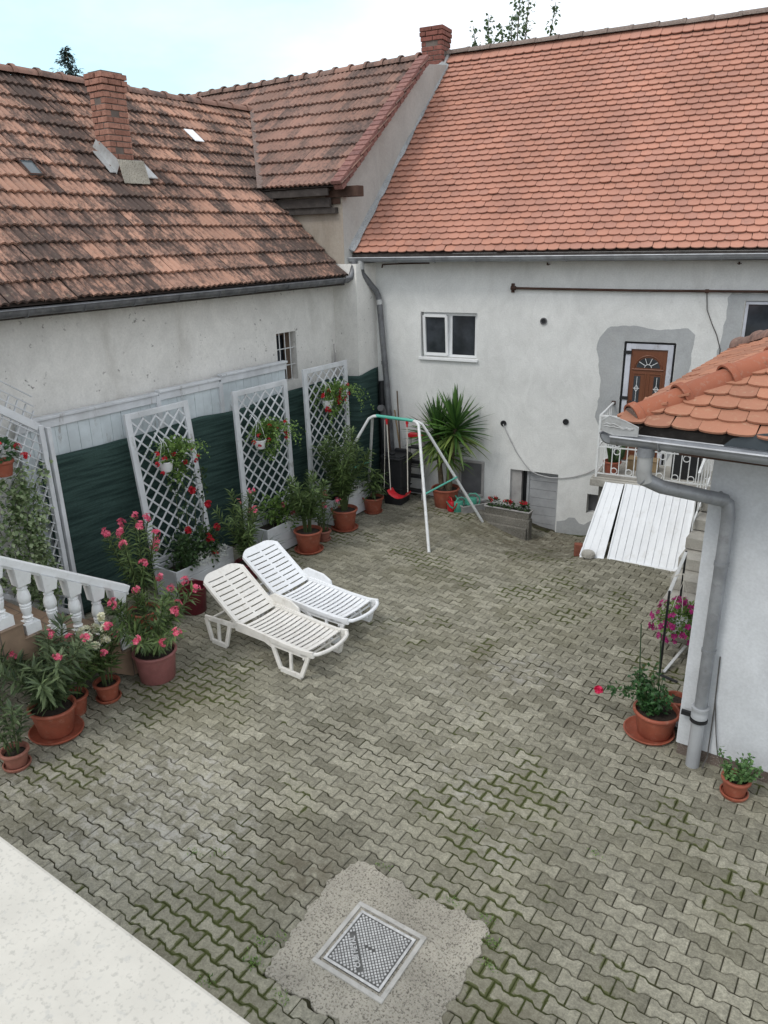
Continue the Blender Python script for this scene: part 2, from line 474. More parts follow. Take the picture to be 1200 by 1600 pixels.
MT['lf_trail'] = leaf_mat('trailing leaf', (0.05, 0.11, 0.022), (0.21, 0.33, 0.085))
MT['lf_ivy'] = leaf_mat('variegated ivy leaf', (0.06, 0.12, 0.03), (0.40, 0.48, 0.28))
MT['lf_basil'] = leaf_mat('basil leaf', (0.045, 0.115, 0.035), (0.15, 0.27, 0.09))
MT['lf_dark'] = leaf_mat('dark shrub leaf', (0.016, 0.04, 0.014), (0.065, 0.12, 0.04))
MT['lf_spruce'] = leaf_mat('spruce needle', (0.008, 0.022, 0.020), (0.022, 0.05, 0.042), 0.05)
MT['lf_tree'] = leaf_mat('tree leaf', (0.05, 0.09, 0.045), (0.13, 0.19, 0.09), 0.3)
MT['fl_pink'] = leaf_mat('pink petal', (0.55, 0.05, 0.13), (0.80, 0.22, 0.30), 0.25, 0.6)
MT['fl_red'] = leaf_mat('red petal', (0.36, 0.008, 0.018), (0.62, 0.03, 0.05), 0.25, 0.6)
MT['fl_white'] = leaf_mat('cream petal', (0.66, 0.64, 0.44), (0.82, 0.82, 0.70), 0.25, 0.6)
MT['fl_tiny'] = leaf_mat('tiny white petal', (0.58, 0.60, 0.55), (0.76, 0.78, 0.74), 0.25, 0.6)
MT['fl_magenta'] = leaf_mat('magenta petal', (0.20, 0.006, 0.085), (0.42, 0.03, 0.20), 0.25, 0.6)
MT['fl_rose'] = leaf_mat('rose petal', (0.60, 0.01, 0.07), (0.78, 0.05, 0.16), 0.25, 0.6)
MT['brick_red'] = brick_mat('broken brick', (0.20, 0.075, 0.05), (0.26, 0.10, 0.07))

# ------------------------------------------------------------------ mesh helpers
class MB:
    def __init__(s):
        s.v, s.f, s.r, s.mi, s.e = [], [], [], [], None
    def add(s, vs, fs, rnd=None, mi=0):
        b = len(s.v)
        s.v.extend(vs)
        if rnd is None:
            rnd = random.random()
        for f in fs:
            s.f.append(tuple(i + b for i in f))
            s.r.append(rnd)
            s.mi.append(mi)
    def box(s, c, d, rot=None, mi=0, rnd=None):
        x, y, z = d[0] / 2, d[1] / 2, d[2] / 2
        vs = [Vector((a * x, b * y, g * z)) for a in (-1, 1) for b in (-1, 1) for g in (-1, 1)]
        if rot is not None:
            vs = [rot @ v for v in vs]
        c = Vector(c)
        vs = [tuple(v + c) for v in vs]
        s.add(vs, [(0, 1, 3, 2), (4, 6, 7, 5), (0, 4, 5, 1), (2, 3, 7, 6), (0, 2, 6, 4), (1, 5, 7, 3)], rnd, mi)
    def bb(s, x0, x1, y0, y1, z0, z1, mi=0, rnd=None):
        s.box(((x0 + x1) / 2, (y0 + y1) / 2, (z0 + z1) / 2), (abs(x1 - x0), abs(y1 - y0), abs(z1 - z0)), None, mi, rnd)
    def bar(s, a, b, w, h, up=(0, 0, 1), mi=0, rnd=None):
        a, b = Vector(a), Vector(b)
        d = b - a
        L = d.length
        d.normalize()
        u = Vector(up)
        if abs(d.dot(u)) > 0.98:
            u = Vector((1, 0, 0)) if abs(d.x) < 0.9 else Vector((0, 1, 0))
        sx = d.cross(u).normalized()
        uz = sx.cross(d).normalized()
        R = Matrix((d, sx, uz)).transposed()
        s.box((a + b) / 2, (L, w, h), R, mi, rnd)
    def tube(s, pts, r, n=8, cap=True, mi=0, rnd=None):
        pts = [Vector(p) for p in pts]
        m = len(pts)
        rs = r if isinstance(r, (list, tuple)) else [r] * m
        vs, fs = [], []
        prev = None
        for i, p in enumerate(pts):
            if i == 0:
                t = pts[1] - p
            elif i == m - 1:
                t = p - pts[i - 1]
            else:
                t = (pts[i + 1] - p).normalized() + (p - pts[i - 1]).normalized()
            t.normalize()
            if prev is None:
                a = Vector((0, 0, 1)) if abs(t.z) < 0.9 else Vector((1, 0, 0))
                nx = t.cross(a).normalized()
            else:
                nx = (prev - t * prev.dot(t)).normalized()
            prev = nx
            ny = t.cross(nx)
            for k in range(n):
                an = 2 * PI * k / n
                vs.append(tuple(p + nx * (rs[i] * math.cos(an)) + ny * (rs[i] * math.sin(an))))
        for i in range(m - 1):
            for k in range(n):
                k2 = (k + 1) % n
                fs.append((i * n + k, i * n + k2, (i + 1) * n + k2, (i + 1) * n + k))
        if cap:
            fs.append(tuple(range(n - 1, -1, -1)))
            fs.append(tuple((m - 1) * n + k for k in range(n)))
        s.add(vs, fs, rnd, mi)
    def lathe(s, prof, c=(0, 0, 0), n=24, sx=1.0, sy=1.0, mi=0, rnd=None, cap0=True, cap1=True):
        vs, fs = [], []
        m = len(prof)
        for r, z in prof:
            for k in range(n):
                an = 2 * PI * k / n
                vs.append((c[0] + sx * r * math.cos(an), c[1] + sy * r * math.sin(an), c[2] + z))
        for i in range(m - 1):
            for k in range(n):
                k2 = (k + 1) % n
                fs.append((i * n + k, i * n + k2, (i + 1) * n + k2, (i + 1) * n + k))
        if cap0:
            fs.append(tuple(range(n - 1, -1, -1)))
        if cap1:
            fs.append(tuple((m - 1) * n + k for k in range(n)))
        s.add(vs, fs, rnd, mi)
    def prism(s, poly, axis, a0, a1, mi=0, rnd=None):
        """poly: 2d points; axis: 'x','y','z' extrusion axis from a0 to a1"""
        def P(p, a):
            return {'x': (a, p[0], p[1]), 'y': (p[0], a, p[1]), 'z': (p[0], p[1], a)}[axis]
        n = len(poly)
        vs = [P(p, a0) for p in poly] + [P(p, a1) for p in poly]
        fs = [tuple(range(n - 1, -1, -1)), tuple(range(n, 2 * n))]
        for i in range(n):
            j = (i + 1) % n
            fs.append((i, j, n + j, n + i))
        s.add(vs, fs, rnd, mi)
    def quad(s, a, b, c, d, mi=0, rnd=None):
        s.add([tuple(a), tuple(b), tuple(c), tuple(d)], [(0, 1, 2, 3)], rnd, mi)
    def build(s, name, mats, parent=None, smooth=None, bevel=0.0, seg=2):
        me = bpy.data.meshes.new(name)
        me.from_pydata([tuple(v) for v in s.v], [], s.f)
        if not isinstance(mats, (list, tuple)):
            mats = [mats]
        for m in mats:
            me.materials.append(m)
        if len(mats) > 1:
            me.polygons.foreach_set('material_index', s.mi)
        at = me.attributes.new('rnd', 'FLOAT', 'FACE')
        at.data.foreach_set('value', s.r)
        if s.e is not None:
            a2 = me.attributes.new('edge', 'FLOAT', 'POINT')
            a2.data.foreach_set('value', s.e)
        bm = bmesh.new()
        bm.from_mesh(me)
        bmesh.ops.recalc_face_normals(bm, faces=bm.faces)
        bm.to_mesh(me)
        bm.free()
        if smooth:
            me.polygons.foreach_set('use_smooth', [True] * len(me.polygons))
            me.set_sharp_from_angle(angle=math.radians(smooth))
        o = bpy.data.objects.new(name, me)
        col.objects.link(o)
        if parent is not None:
            o.parent = parent
        if bevel:
            b = o.modifiers.new('bevel', 'BEVEL')
            b.width = bevel
            b.segments = seg
            b.limit_method = 'ANGLE'
            b.angle_limit = math.radians(40)
        return o

def tag(o, label=None, cat=None, group=None, kind=None):
    if label: o['label'] = label
    if cat: o['category'] = cat
    if group: o['group'] = group
    if kind: o['kind'] = kind
    return o

def thing(name, label, cat, loc=(0, 0, 0), rot=0.0, group=None):
    o = bpy.data.objects.new(name, None)
    o.empty_display_size = 0.1
    col.objects.link(o)
    o.location = loc
    o.rotation_euler = (0, 0, rot)
    return tag(o, label, cat, group)

def copy_tree(o, parent=None):
    c = o.copy()
    col.objects.link(c)
    if parent is not None:
        c.parent = parent
    for ch in list(o.children):
        copy_tree(ch, c)
    return c

def sst(t):
    t = min(max(t, 0.0), 1.0)
    return t * t * (3 - 2 * t)

def gz(x, y):
    """courtyard height: it dips towards the cellar door in the back wall"""
    return -0.34 * sst((x + 5.9) / 1.4) * sst((-3.1 - x) / 1.0) * sst((y - 9.2) / 1.9)

# ================================================================== SETTING: ground and paving
g = MB()
g.quad((-150, -120, -0.9), (150, -120, -0.9), (150, 200, -0.9), (-150, 200, -0.9))
tag(g.build('ground', MT['earth']), kind='structure')

SLAB = [(-2.76, 3.54), (-2.66, 3.57), (-2.54, 3.53), (-2.42, 3.55), (-2.31, 3.52), (-2.23, 3.47), (-2.12, 3.55), (-2.0, 3.53), (-1.9, 3.58), (-1.83, 3.55),
        (-1.72, 3.57), (-1.66, 3.52), (-1.69, 3.44), (-1.63, 3.36), (-1.66, 3.22), (-1.62, 3.06), (-1.65, 2.9), (-1.6, 2.79), (-1.63, 2.6), (-1.58, 2.48), (-1.72, 2.40), (-1.86, 2.44), (-2.01, 2.40),
        (-2.15, 2.47), (-2.28, 2.43), (-2.4, 2.47), (-2.55, 2.42), (-2.65, 2.45), (-2.74, 2.44), (-2.78, 2.55), (-2.76, 2.66), (-2.81, 2.78), (-2.79, 2.9), (-2.85, 3.0), (-2.82, 3.12), (-2.87, 3.24), (-2.83, 3.36), (-2.82, 3.47)]

_s = []
for _i in range(len(SLAB)):
    _a, _b = SLAB[_i], SLAB[(_i + 1) % len(SLAB)]
    _s.append(_a)
    for _f in (.25, .5, .75):
        _s.append((_a[0] + (_b[0] - _a[0]) * _f + random.uniform(-.014, .014), _a[1] + (_b[1] - _a[1]) * _f + random.uniform(-.014, .014)))
SLAB = _s

def inpoly(x, y, P):
    c = False
    j = len(P) - 1
    for i in range(len(P)):
        if (P[i][1] > y) != (P[j][1] > y) and x < (P[j][0] - P[i][0]) * (y - P[i][1]) / (P[j][1] - P[i][1]) + P[i][0]:
            c = not c
        j = i
    return c

B0 = Vector((-7.79, 11.07, 0))
BANG = math.radians(7.617)
bu = Vector((math.cos(BANG), math.sin(BANG), 0))
bnv = Vector((-math.sin(BANG), math.cos(BANG), 0))

def bwall_y(x):
    return B0.y + (x - B0.x) * math.tan(BANG)

PL, PP, PA = 0.2135, 0.1105, 0.0118
prof = [(0, 1), (0.16, 1), (0.195, 0.82), (0.305, -0.82), (0.34, -1), (0.66, -1), (0.695, -0.82), (0.805, 0.82), (0.84, 1), (1.0, 1)]
pv, pf, pr, pe = [], [], [], []
mnoise.seed_set(3)
row = 0
y = -0.6
while y < 11.95:
    x = -8.3 + (PL / 2 if row % 2 else 0)
    while x < 3.4:
        cx = x + PL / 2
        if y < bwall_y(cx) - 0.05 and not all(inpoly(cx + a * .09, y + b * .05, SLAB) for a in (-1, 1) for b in (-1, 1)) and not (cx > -1.0 and y > 6.25):
            gp = 0.0036 + random.random() * 0.0022
            ge = 0.0022 + random.random() * 0.0018
            top, ins = [], []
            for k, (t, s_) in enumerate(prof):
                top.append((t * PL, PP / 2 + PA * s_ - gp))
            for k, (t, s_) in enumerate(reversed(prof)):
                top.append((t * PL, -(PP / 2 + PA * s_ - gp)))
            jx, jy = random.uniform(-.0015, .0015), random.uniform(-.0015, .0015)
            ja = random.uniform(-.008, .008)
            tz = random.uniform(-.0022, .0022)
            tx, ty = random.uniform(-.012, .012), random.uniform(-.014, .014)
            base = len(pv)
            n = len(top)
            for lvl in (0, 1, 2, 3):
                for (px, py) in top:
                    qx = px - PL / 2
                    if qx < -PL / 2 + .002: qx += ge
                    if qx > PL / 2 - .002: qx -= ge
                    if lvl >= 2:
                        qx *= 1 - (0.005 if lvl == 2 else 0.028) / PL * 2
                        qy = py - math.copysign(0.0045 if lvl == 2 else 0.022, py)
                    else:
                        qy = py
                    wx = cx + jx + qx - qy * ja
                    wy = y + jy + qy + qx * ja
                    zz = gz(wx, wy) + tz + tx * qx + ty * qy
                    pv.append((wx, wy, zz + (-0.045, -0.0065, 0.0, 0.0005)[lvl]))
                    pe.append(1.0 if lvl == 3 else 0.0)
            rr = random.random()
            for lvl in (0, 1, 2):
                for i in range(n):
                    j = (i + 1) % n
                    pf.append((base + lvl * n + j, base + lvl * n + i, base + (lvl + 1) * n + i, base + (lvl + 1) * n + j))
                    pr.append(rr)
            # top face split at centre so the moss attribute can fade inwards
            t0 = base + 3 * n
            pf.append(tuple(t0 + i for i in range(n - 1, -1, -1)))
            pr.append(rr)
        x += PL
    y += PP
    row += 1
mb = MB()
mb.v, mb.f, mb.r, mb.mi, mb.e = pv, pf, pr, [0] * len(pf), pe
tag(mb.build('courtyard_paving', MT['paver']), kind='structure')

# joints: soil and moss, swelling above the paver edges where the moss is thick
mb = MB()
NX, NY = 300, 330
xs = [-8.4 + 11.8 * i / NX for i in range(NX + 1)]
ys = [-0.7 + 12.7 * j / NY for j in range(NY + 1)]
vs = []
for yy in ys:
    for xx in xs:
        m1 = mnoise.fractal(Vector((xx * 0.75, yy * 0.75, 3.1)), 0.7, 2.1, 4)
        m2 = mnoise.noise(Vector((xx * 11, yy * 11, 1.0)))
        h = -0.012 + 0.008 * sst((m1 + 0.02) * 2.2) + 0.005 * m2
        if inpoly(xx, yy, SLAB): h = -0.03
        vs.append((xx, yy, gz(xx, yy) + min(h, -0.0035)))
fs = []
for j in range(NY):
    for i in range(NX):
        a = j * (NX + 1) + i
        fs.append((a, a + 1, a + NX + 2, a + NX + 1))
mb.add(vs, fs)
o = mb.build('paving_joints', MT['joint'], smooth=180)
tag(o, kind='structure')

# ================================================================== roof tile builders
def biber(mb, O, ud, sd_, width, length, gauge=0.15, tw=0.19, ok=None, th=0.018, lift=0.042, jit=1.0):
    """beaver-tail tiles; O lower-left corner, ud along eave, sd_ up the slope"""
    O, ud, sd_ = Vector(O), Vector(ud).normalized(), Vector(sd_).normalized()
    nn = ud.cross(sd_).normalized()
    rows = int(length / gauge)
    tl = gauge * 1.45
    for r in range(rows):
        nc = int(width / tw) + 2
        for c in range(-1, nc):
            u0 = (c + (0.5 if r % 2 else 0)) * tw
            s0 = r * gauge
            if u0 + tw * .5 < 0 or u0 + tw * .5 > width:
                continue
            if ok and not ok(u0 + tw / 2, s0 + gauge * .5):
                continue
            gpp = 0.002
            hw = tw / 2 - gpp
            dz = random.uniform(0, .004) * jit
            rot = random.uniform(-.02, .02) * jit
            if random.random() < .02: rot *= 2.5; dz += .008
            sag = .022 * mnoise.noise(Vector((u0 * .45, s0 * .6, tw * 50)))
            ds = random.uniform(-.004, .004) * jit
            pts = [(-hw, tl), (-hw, 0.030), (-hw * .8, 0.012), (-hw * .4, 0.002), (0, 0), (hw * .4, 0.002), (hw * .8, 0.012), (hw, 0.030), (hw, tl)]
            vs = []
            for lv in (0, 1):
                for (a, b) in pts:
                    a2, b2 = a - b * rot, b + a * rot
                    hgt = lift + dz + sag - (b / tl) * lift * 0.95 + (0 if lv else -th)
                    p = O + ud * (u0 + tw / 2 + a2) + sd_ * (s0 + b2 + ds) + nn * hgt
                    vs.append(tuple(p))
            n = len(pts)
            fs = [tuple(range(n, 2 * n))] + [(i, i + 1, n + i + 1, n + i) for i in range(n - 1)]
            mb.add(vs, fs)

def grooved(mb, O, ud, sd_, width, length, gauge=0.33, tw=0.2, ok=None, lift=0.045, ribs=3):
    O, ud, sd_ = Vector(O), Vector(ud).normalized(), Vector(sd_).normalized()
    nn = ud.cross(sd_).normalized()
    rows = int(round(length / gauge))
    # cross profile: ribs with grooves
    cp = []
    N = ribs * 4
    shape = [0.0, 0.020, 0.028, 0.014]
    for i in range(N + 1):
        cp.append((i / N, shape[i % 4]))
    for r in range(rows):
        nc = int(width / tw) + 1
        off = 0
        for c in range(nc):
            u0 = c * tw + off
            s0 = r * gauge
            if ok and not ok(u0 + tw / 2, s0 + gauge * .5):
                continue
            dz = random.uniform(0, .008) + .03 * mnoise.noise(Vector((u0 * .4, s0 * .5, 7.7)))
            ds = random.uniform(-.008, .008)
            sk = random.uniform(-.012, .012)
            tl = gauge * 1.12
            vs = []
            for (b, zz, drop) in ((0, lift, 0.030), (0, lift, 0), (tl, 0.0, 0)):
                for (a, h) in cp:
                    p = O + ud * (u0 + a * (tw - .004)) + sd_ * (s0 + b + ds + sk * a) + nn * (zz + dz + h - drop)
                    vs.append(tuple(p))
            n = len(cp)
            fs = []
            for k in (0, 1):
                for i in range(n - 1):
                    fs.append((k * n + i, k * n + i + 1, (k + 1) * n + i + 1, (k + 1) * n + i))
            mb.add(vs, fs)

def ridge_tiles(mb, a, b, r=0.11, L=0.38, up=(0, 0, 1), flare=0.02, n=10, sq=1.0, over=.05):
    a, b = Vector(a), Vector(b)
    d = (b - a)
    tot = d.length
    d.normalize()
    side = d.cross(Vector(up)).normalized()
    upv = side.cross(d).normalized()
    k = int(math.ceil(tot / L))
    for i in range(k):
        p0 = a + d * (i * L) + upv * (random.uniform(0, .006) + .02 * mnoise.noise(Vector((i * .35, tot, 0)))) + side * random.uniform(-.006, .006)
        tilt = random.uniform(-.01, .01)
        vs = []
        st = [(0, r + flare), (0.055, r + flare), (0.07, r), (L + over, r * 0.92)]
        m = n + 1
        for (t, rr) in st:
            for q in range(m):
                an = PI * q / n
                vs.append(tuple(p0 + d * t + side * (rr * math.cos(an)) + upv * (sq * rr * math.sin(an) + tilt * t)))
        for (t, rr) in ((0, r + flare - .016),):
            for q in range(m):
                an = PI * q / n
                vs.append(tuple(p0 + d * t + side * (rr * math.cos(an)) + upv * (sq * rr * math.sin(an))))
        fs = []
        for s_ in range(3):
            for q in range(n):
                fs.append((s_ * m + q, s_ * m + q + 1, (s_ + 1) * m + q + 1, (s_ + 1) * m + q))
        for q in range(n):
            fs.append((4 * m + q, 4 * m + q + 1, q + 1, q))
        mb.add(vs, fs)

def brick_stack(mb, c, sx, sy, z0, z1, bh=0.075, bl=0.25, mi_b=0, mi_m=1, corbel=2, cb=0.03, ragged=0.0):
    """chimney shaft of real bricks round a mortar core"""
    x, y = c
    j = 0.012
    zz = z0
    k = 0
    tot = int((z1 - z0) / bh)
    mb.bb(x - sx / 2 + .012, x + sx / 2 - .012, y - sy / 2 + .012, y + sy / 2 - .012, z0, z1 - .02, mi_m)
    while k < tot:
        e = cb if k >= tot - corbel else (cb * .5 if k == tot - corbel - 1 else 0)
        hx, hy = sx / 2 + e, sy / 2 + e
        for side in range(4):
            ln = 2 * hx if side % 2 == 0 else 2 * hy
            off = -(bl / 2) * (k % 2)
            t = off
            while t < ln - .01:
                a, b = max(t, 0) + j / 2, min(t + bl, ln) - j / 2
                t += bl
                if b - a < .03: continue
                o_ = random.uniform(-.004, .004) - (random.random() < ragged) * .02
                w_ = 0.09
                z_a, z_b = zz + j / 2, zz + bh - j / 2
                if side == 0: mb.bb(x - hx + a, x - hx + b, y - hy - o_, y - hy + w_, z_a, z_b, mi_b)
                elif side == 2: mb.bb(x - hx + a, x - hx + b, y + hy - w_, y + hy + o_, z_a, z_b, mi_b)
                elif side == 1: mb.bb(x + hx - w_, x + hx + o_ + .0015, y - hy + a, y - hy + b, z_a + .001, z_b - .001, mi_b)
                else: mb.bb(x - hx - o_ - .0015, x - hx + w_, y - hy + a, y - hy + b, z_a + .001, z_b - .001, mi_b)
        zz += bh
        k += 1

def gutter_mesh(mb, a, b, r=0.07, n=10, brackets=0.7, mi=0):
    """half round gutter along a-b (open upward) with rolled front bead"""
    a, b = Vector(a), Vector(b)
    d = (b - a)
    L = d.length
    d.normalize()
    side = d.cross(Vector((0, 0, 1))).normalized()
    up = Vector((0, 0, 1))
    vs = []
    k = max(2, int(L / 0.5))
    m = n + 1
    for i in range(k + 1):
        p = a + d * (L * i / k) + up * (0.004 * math.sin(i * 1.7))
        for q in range(m):
            an = PI + PI * q / n
            vs.append(tuple(p + side * (r * math.cos(an)) + up * (r * math.sin(an))))
    for i in range(k + 1):
        p = a + d * (L * i / k) + up * (0.004 * math.sin(i * 1.7))
        for q in range(m):
            an = PI + PI * q / n
            vs.append(tuple(p + side * ((r - .006) * math.cos(an)) + up * ((r - .006) * math.sin(an))))
    fs = []
    B = (k + 1) * m
    for i in range(k):
        for q in range(n):
            fs.append((i * m + q, i * m + q + 1, (i + 1) * m + q + 1, (i + 1) * m + q))
            fs.append((B + i * m + q, B + (i + 1) * m + q, B + (i + 1) * m + q + 1, B + i * m + q + 1))
    for i in (0, k):
        for q in range(n):
            fs.append((i * m + q, i * m + q + 1, B + i * m + q + 1, B + i * m + q))
    mb.add(vs, fs, None, mi)
    mb.tube([a + side * r + up * .006, b + side * r + up * .006], .011, 6, mi=mi)
    mb.tube([a - side * r + up * .006, b - side * r + up * .006], .008, 6, mi=mi)
    t = brackets * .4
    while t < L:
        p = a + d * t
        pts = [p + side * ((r + .006) * math.cos(PI + PI * q / 8)) + up * ((r + .006) * math.sin(PI + PI * q / 8)) for q in range(9)]
        mb.tube(pts, .008, 5, mi=mi)
        t += brackets
    # end stops
    for p in (a, b):
        vs = [tuple(p)] + [tuple(p + side * (r * math.cos(PI + PI * q / n)) + up * (r * math.sin(PI + PI * q / n))) for q in range(m)]
        mb.add(vs, [(0, q + 1, q + 2) for q in range(n)], None, mi)

def wall_holes(mb, u0, u1, z0, z1, holes, y=0.0, depth=0.16, thick=0.35):
    """wall in local x,z plane facing -y, real openings with reveals"""
    us = sorted(set([u0, u1] + [h[0] for h in holes] + [h[1] for h in holes]))
    zs = sorted(set([z0, z1] + [h[2] for h in holes] + [h[3] for h in holes]))
    for i in range(len(us) - 1):
        for j in range(len(zs) - 1):
            cu, cz = (us[i] + us[i + 1]) / 2, (zs[j] + zs[j + 1]) / 2
            if any(h[0] < cu < h[1] and h[2] < cz < h[3] for h in holes):
                continue
            mb.quad((us[i], y, zs[j]), (us[i + 1], y, zs[j]), (us[i + 1], y, zs[j + 1]), (us[i], y, zs[j + 1]), rnd=.5)
    for h in holes:
        a, b, c, d = h[:4]
        dp = h[4] if len(h) > 4 else depth
        mb.quad((a, y, c), (a, y + dp, c), (a, y + dp, d), (a, y, d), rnd=.5)
        mb.quad((b, y, c), (b, y + dp, c), (b, y + dp, d), (b, y, d), rnd=.5)
        mb.quad((a, y, d), (b, y, d), (b, y + dp, d), (a, y + dp, d), rnd=.5)
        mb.quad((a, y, c), (b, y, c), (b, y + dp, c), (a, y + dp, c), rnd=.5)

# ================================================================== LOW HOUSE (left, mossy roof)
LH = thing('low_house', 'long low house with blackened clay tile roof and brick chimney above the green net', 'house', (0, 0, 0))
EX, EZ = -7.98, 3.87
LP = math.radians(40)
Ls = Vector((-math.cos(LP), 0, math.sin(LP)))
LLEN = 4.57
RX, RZ = EX - LLEN * math.cos(LP), EZ + LLEN * math.sin(LP)
# wall, facing +X : built in plane by hand with one barred opening
WX = -8.3
mb = MB()
wy0, wy1, wz0, wz1 = 9.0, 9.47, 2.29, 3.07
ysg = [-1.0, wy0, wy1, 10.5]
zsg = [-0.1, wz0, wz1, 3.98]
for i in range(3):
    for j in range(3):
        if i == 1 and j == 1: continue
        mb.quad((WX, ysg[i], zsg[j]), (WX, ysg[i + 1], zsg[j]), (WX, ysg[i + 1], zsg[j + 1]), (WX, ysg[i], zsg[j + 1]))
dpt = 0.22
mb.quad((WX, wy0, wz0), (WX - dpt, wy0, wz0), (WX - dpt, wy0, wz1), (WX, wy0, wz1))
mb.quad((WX, wy1, wz0), (WX - dpt, wy1, wz0), (WX - dpt, wy1, wz1), (WX, wy1, wz1))
mb.quad((WX, wy0, wz1), (WX, wy1, wz1), (WX - dpt, wy1, wz1), (WX - dpt, wy0, wz1))
mb.quad((WX, wy0, wz0), (WX, wy1, wz0), (WX - dpt, wy1, wz0), (WX - dpt, wy0, wz0))
mb.quad((WX, -1, -0.1), (RX * 2 - WX + .3, -1, -0.1), (RX * 2 - WX + .3, -1, 3.98), (WX, -1, 3.98))
mb.add([(WX, -1, 3.98), (RX, -1, RZ - .1), (RX * 2 - WX + .3, -1, 3.98)], [(0, 1, 2)])
mb.build('wall', MT['plaster_old'], LH)
mb = MB()
mb.bb(WX - dpt - .02, WX - dpt + .01, wy0, wy1, wz0, wz1)
win = mb.build('window', MT['glass'], LH)
mb = MB()
for yy in (wy0 + .11, wy0 + .235, wy0 + .36):
    mb.tube([(WX - .04, yy, wz0 - .02), (WX - .04, yy, wz1 + .02)], .008, 6)
for zz in (wz0 + .25, wz0 + .52):
    mb.tube([(WX - .05, wy0 - .02, zz), (WX - .05, wy1 + .02, zz)], .008, 6)
mb.build('window_bars', MT['white_metal'], win)
mb = MB()
mb.bb(WX - .17, WX - .12, wy1 - .13, wy1 - .005, wz0 + .005, wz1 - .005)
mb.bb(WX - .17, WX - .12, wy0 + .005, wy0 + .05, wz0 + .005, wz1 - .005)
mb.bb(WX - .17, WX - .12, wy0 + .05, wy1 - .13, wz1 - .05, wz1 - .005)
mb.build('window_frame', MT['old_wood'], win)

mb = MB()
# underlay
sl = -0.004
def Lpt(s, y, h=0.0):
    return (EX + Ls.x * s + math.sin(LP) * h, y, EZ + Ls.z * s + math.cos(LP) * h)
mb.quad(Lpt(0, -1.2, -.01), Lpt(0, 10.47, -.01), Lpt(LLEN, 12.9, -.01), Lpt(LLEN, -1.2, -.01), mi=1)
mb.quad(Lpt(LLEN, -1.2, -.01), Lpt(LLEN, 12.9, -.01), (2 * RX - EX, 12.9, EZ), (2 * RX - EX, -1.2, EZ), mi=1)
def okL(u, s):
    yy = -1.2 + u
    xx = EX + Ls.x * s
    zz = EZ + Ls.z * s
    # roof of the corner house: eave y=10.26 z=5.25 slope tan 0.809
    if zz > 5.2:
        return yy < 10.2 + (zz - 5.25) / 0.806 + .15
    return yy < 10.40
tl_ = MB()
grooved(tl_, Lpt(0, -1.2, 0), (0, 1, 0), Ls, 14.4, LLEN, gauge=LLEN / 15, tw=0.205, ok=okL, ribs=2)
off = len(mb.v)
mb.add(tl_.v, tl_.f)
mb.r[-len(tl_.f):] = tl_.r
roof = mb.build('roof', [MT['tile_old'], MT['tile_back']], LH)
mb = MB()
ridge_tiles(mb, (RX, -1.2, RZ + .005), (RX, 12.2, RZ + .005), 0.105, 0.40, flare=.022)
mb.build('ridge', MT['ridge_small'] if False else MT['tile_mid'], roof, smooth=50)
# chimney
mb = MB()
brick_stack(mb, (-9.93, 7.66), 0.32, 0.38, 5.2, 6.72, 0.078, 0.22, ragged=.12)
ch = mb.build('chimney', [MT['brick'], MT['joint_mortar']], roof, bevel=.004, seg=1)
mb = MB()
mb.bb(-10.0, -9.86, 7.58, 7.74, 6.69, 6.705)
mb.build('flue', MT['black'], ch)
mb = MB()
# lead and mortar flashing at the foot of the chimney
def Lq(mbx, s0, s1, y0, y1, h0, h1, mi=0):
    a, b, c, d = Lpt(s0, y0, h0), Lpt(s0, y1, h0), Lpt(s1, y1, h1), Lpt(s1, y0, h1)
    mbx.add([a, b, c, d] + [(p[0], p[1], p[2] - .012) for p in (a, b, c, d)], [(0, 1, 2, 3), (7, 6, 5, 4), (0, 4, 5, 1), (1, 5, 6, 2), (2, 6, 7, 3), (3, 7, 4, 0)], None, mi)
sc_ = (EX - (-9.77)) / math.cos(LP)
Lq(mb, sc_ - .24, sc_ + .02, 7.45, 7.90, .075, .25, 0)
Lq(mb, sc_ - .02, sc_ + .42, 7.36, 7.465, .075, .085, 1)
mb.add([Lpt(sc_ - .05, 7.455, .06), Lpt(sc_ + .55, 7.455, .06), Lpt(sc_ + .55, 7.47, .20), Lpt(sc_ - .02, 7.47, .24)], [(0, 1, 2, 3)], None, 1)
Lq(mb, sc_ - .12, sc_ + .28, 7.86, 8.12, .09, .08, 1)
mb.build('chimney_flashing', [MT['concrete'], MT['zinc_light']], ch)
mb = MB()
s1 = (EX + 10.59) / math.cos(LP)
Lq(mb, s1 - .15, s1 + .17, 9.66, 9.86, .105, .09)
mb.build('glass_tile', MT['glass_tile'], roof)
mb = MB()
s1 = (EX + 9.72) / math.cos(LP)
Lq(mb, s1 - .14, s1 + .14, 6.03, 6.22, .105, .10, 0)
for (ya, yb, sa, sb) in ((6.01, 6.03, -.16, .16), (6.22, 6.24, -.16, .16), (6.03, 6.22, -.16, -.14), (6.03, 6.22, .14, .16)):
    Lq(mb, s1 + sa, s1 + sb, ya, yb, .13, .12, 1)
mb.build('skylight', [MT['glass_roof'], MT['rust']], roof)
mb = MB()
gutter_mesh(mb, (EX + .05, -1.2, EZ - .05), (EX + .05, 10.42, EZ - .03), .075)
mb.tube([(EX + .05, 10.40, EZ - .05), (EX + .09, 10.47, EZ - .02), (EX + .10, 10.53, EZ + .10), (EX + .1, 10.56, EZ + .22)], .05, 10)
mb.build('gutter', MT['zinc_old'], LH, smooth=40)
mb = MB()
mb.bb(WX, EX - .03, -1.1, 10.45, EZ - .06, EZ - .03)
mb.bb(EX - .045, EX - .03, -1.1, 10.45, EZ - .14, EZ - .03)
mb.build('eave_board', MT['eave_wood'], LH)

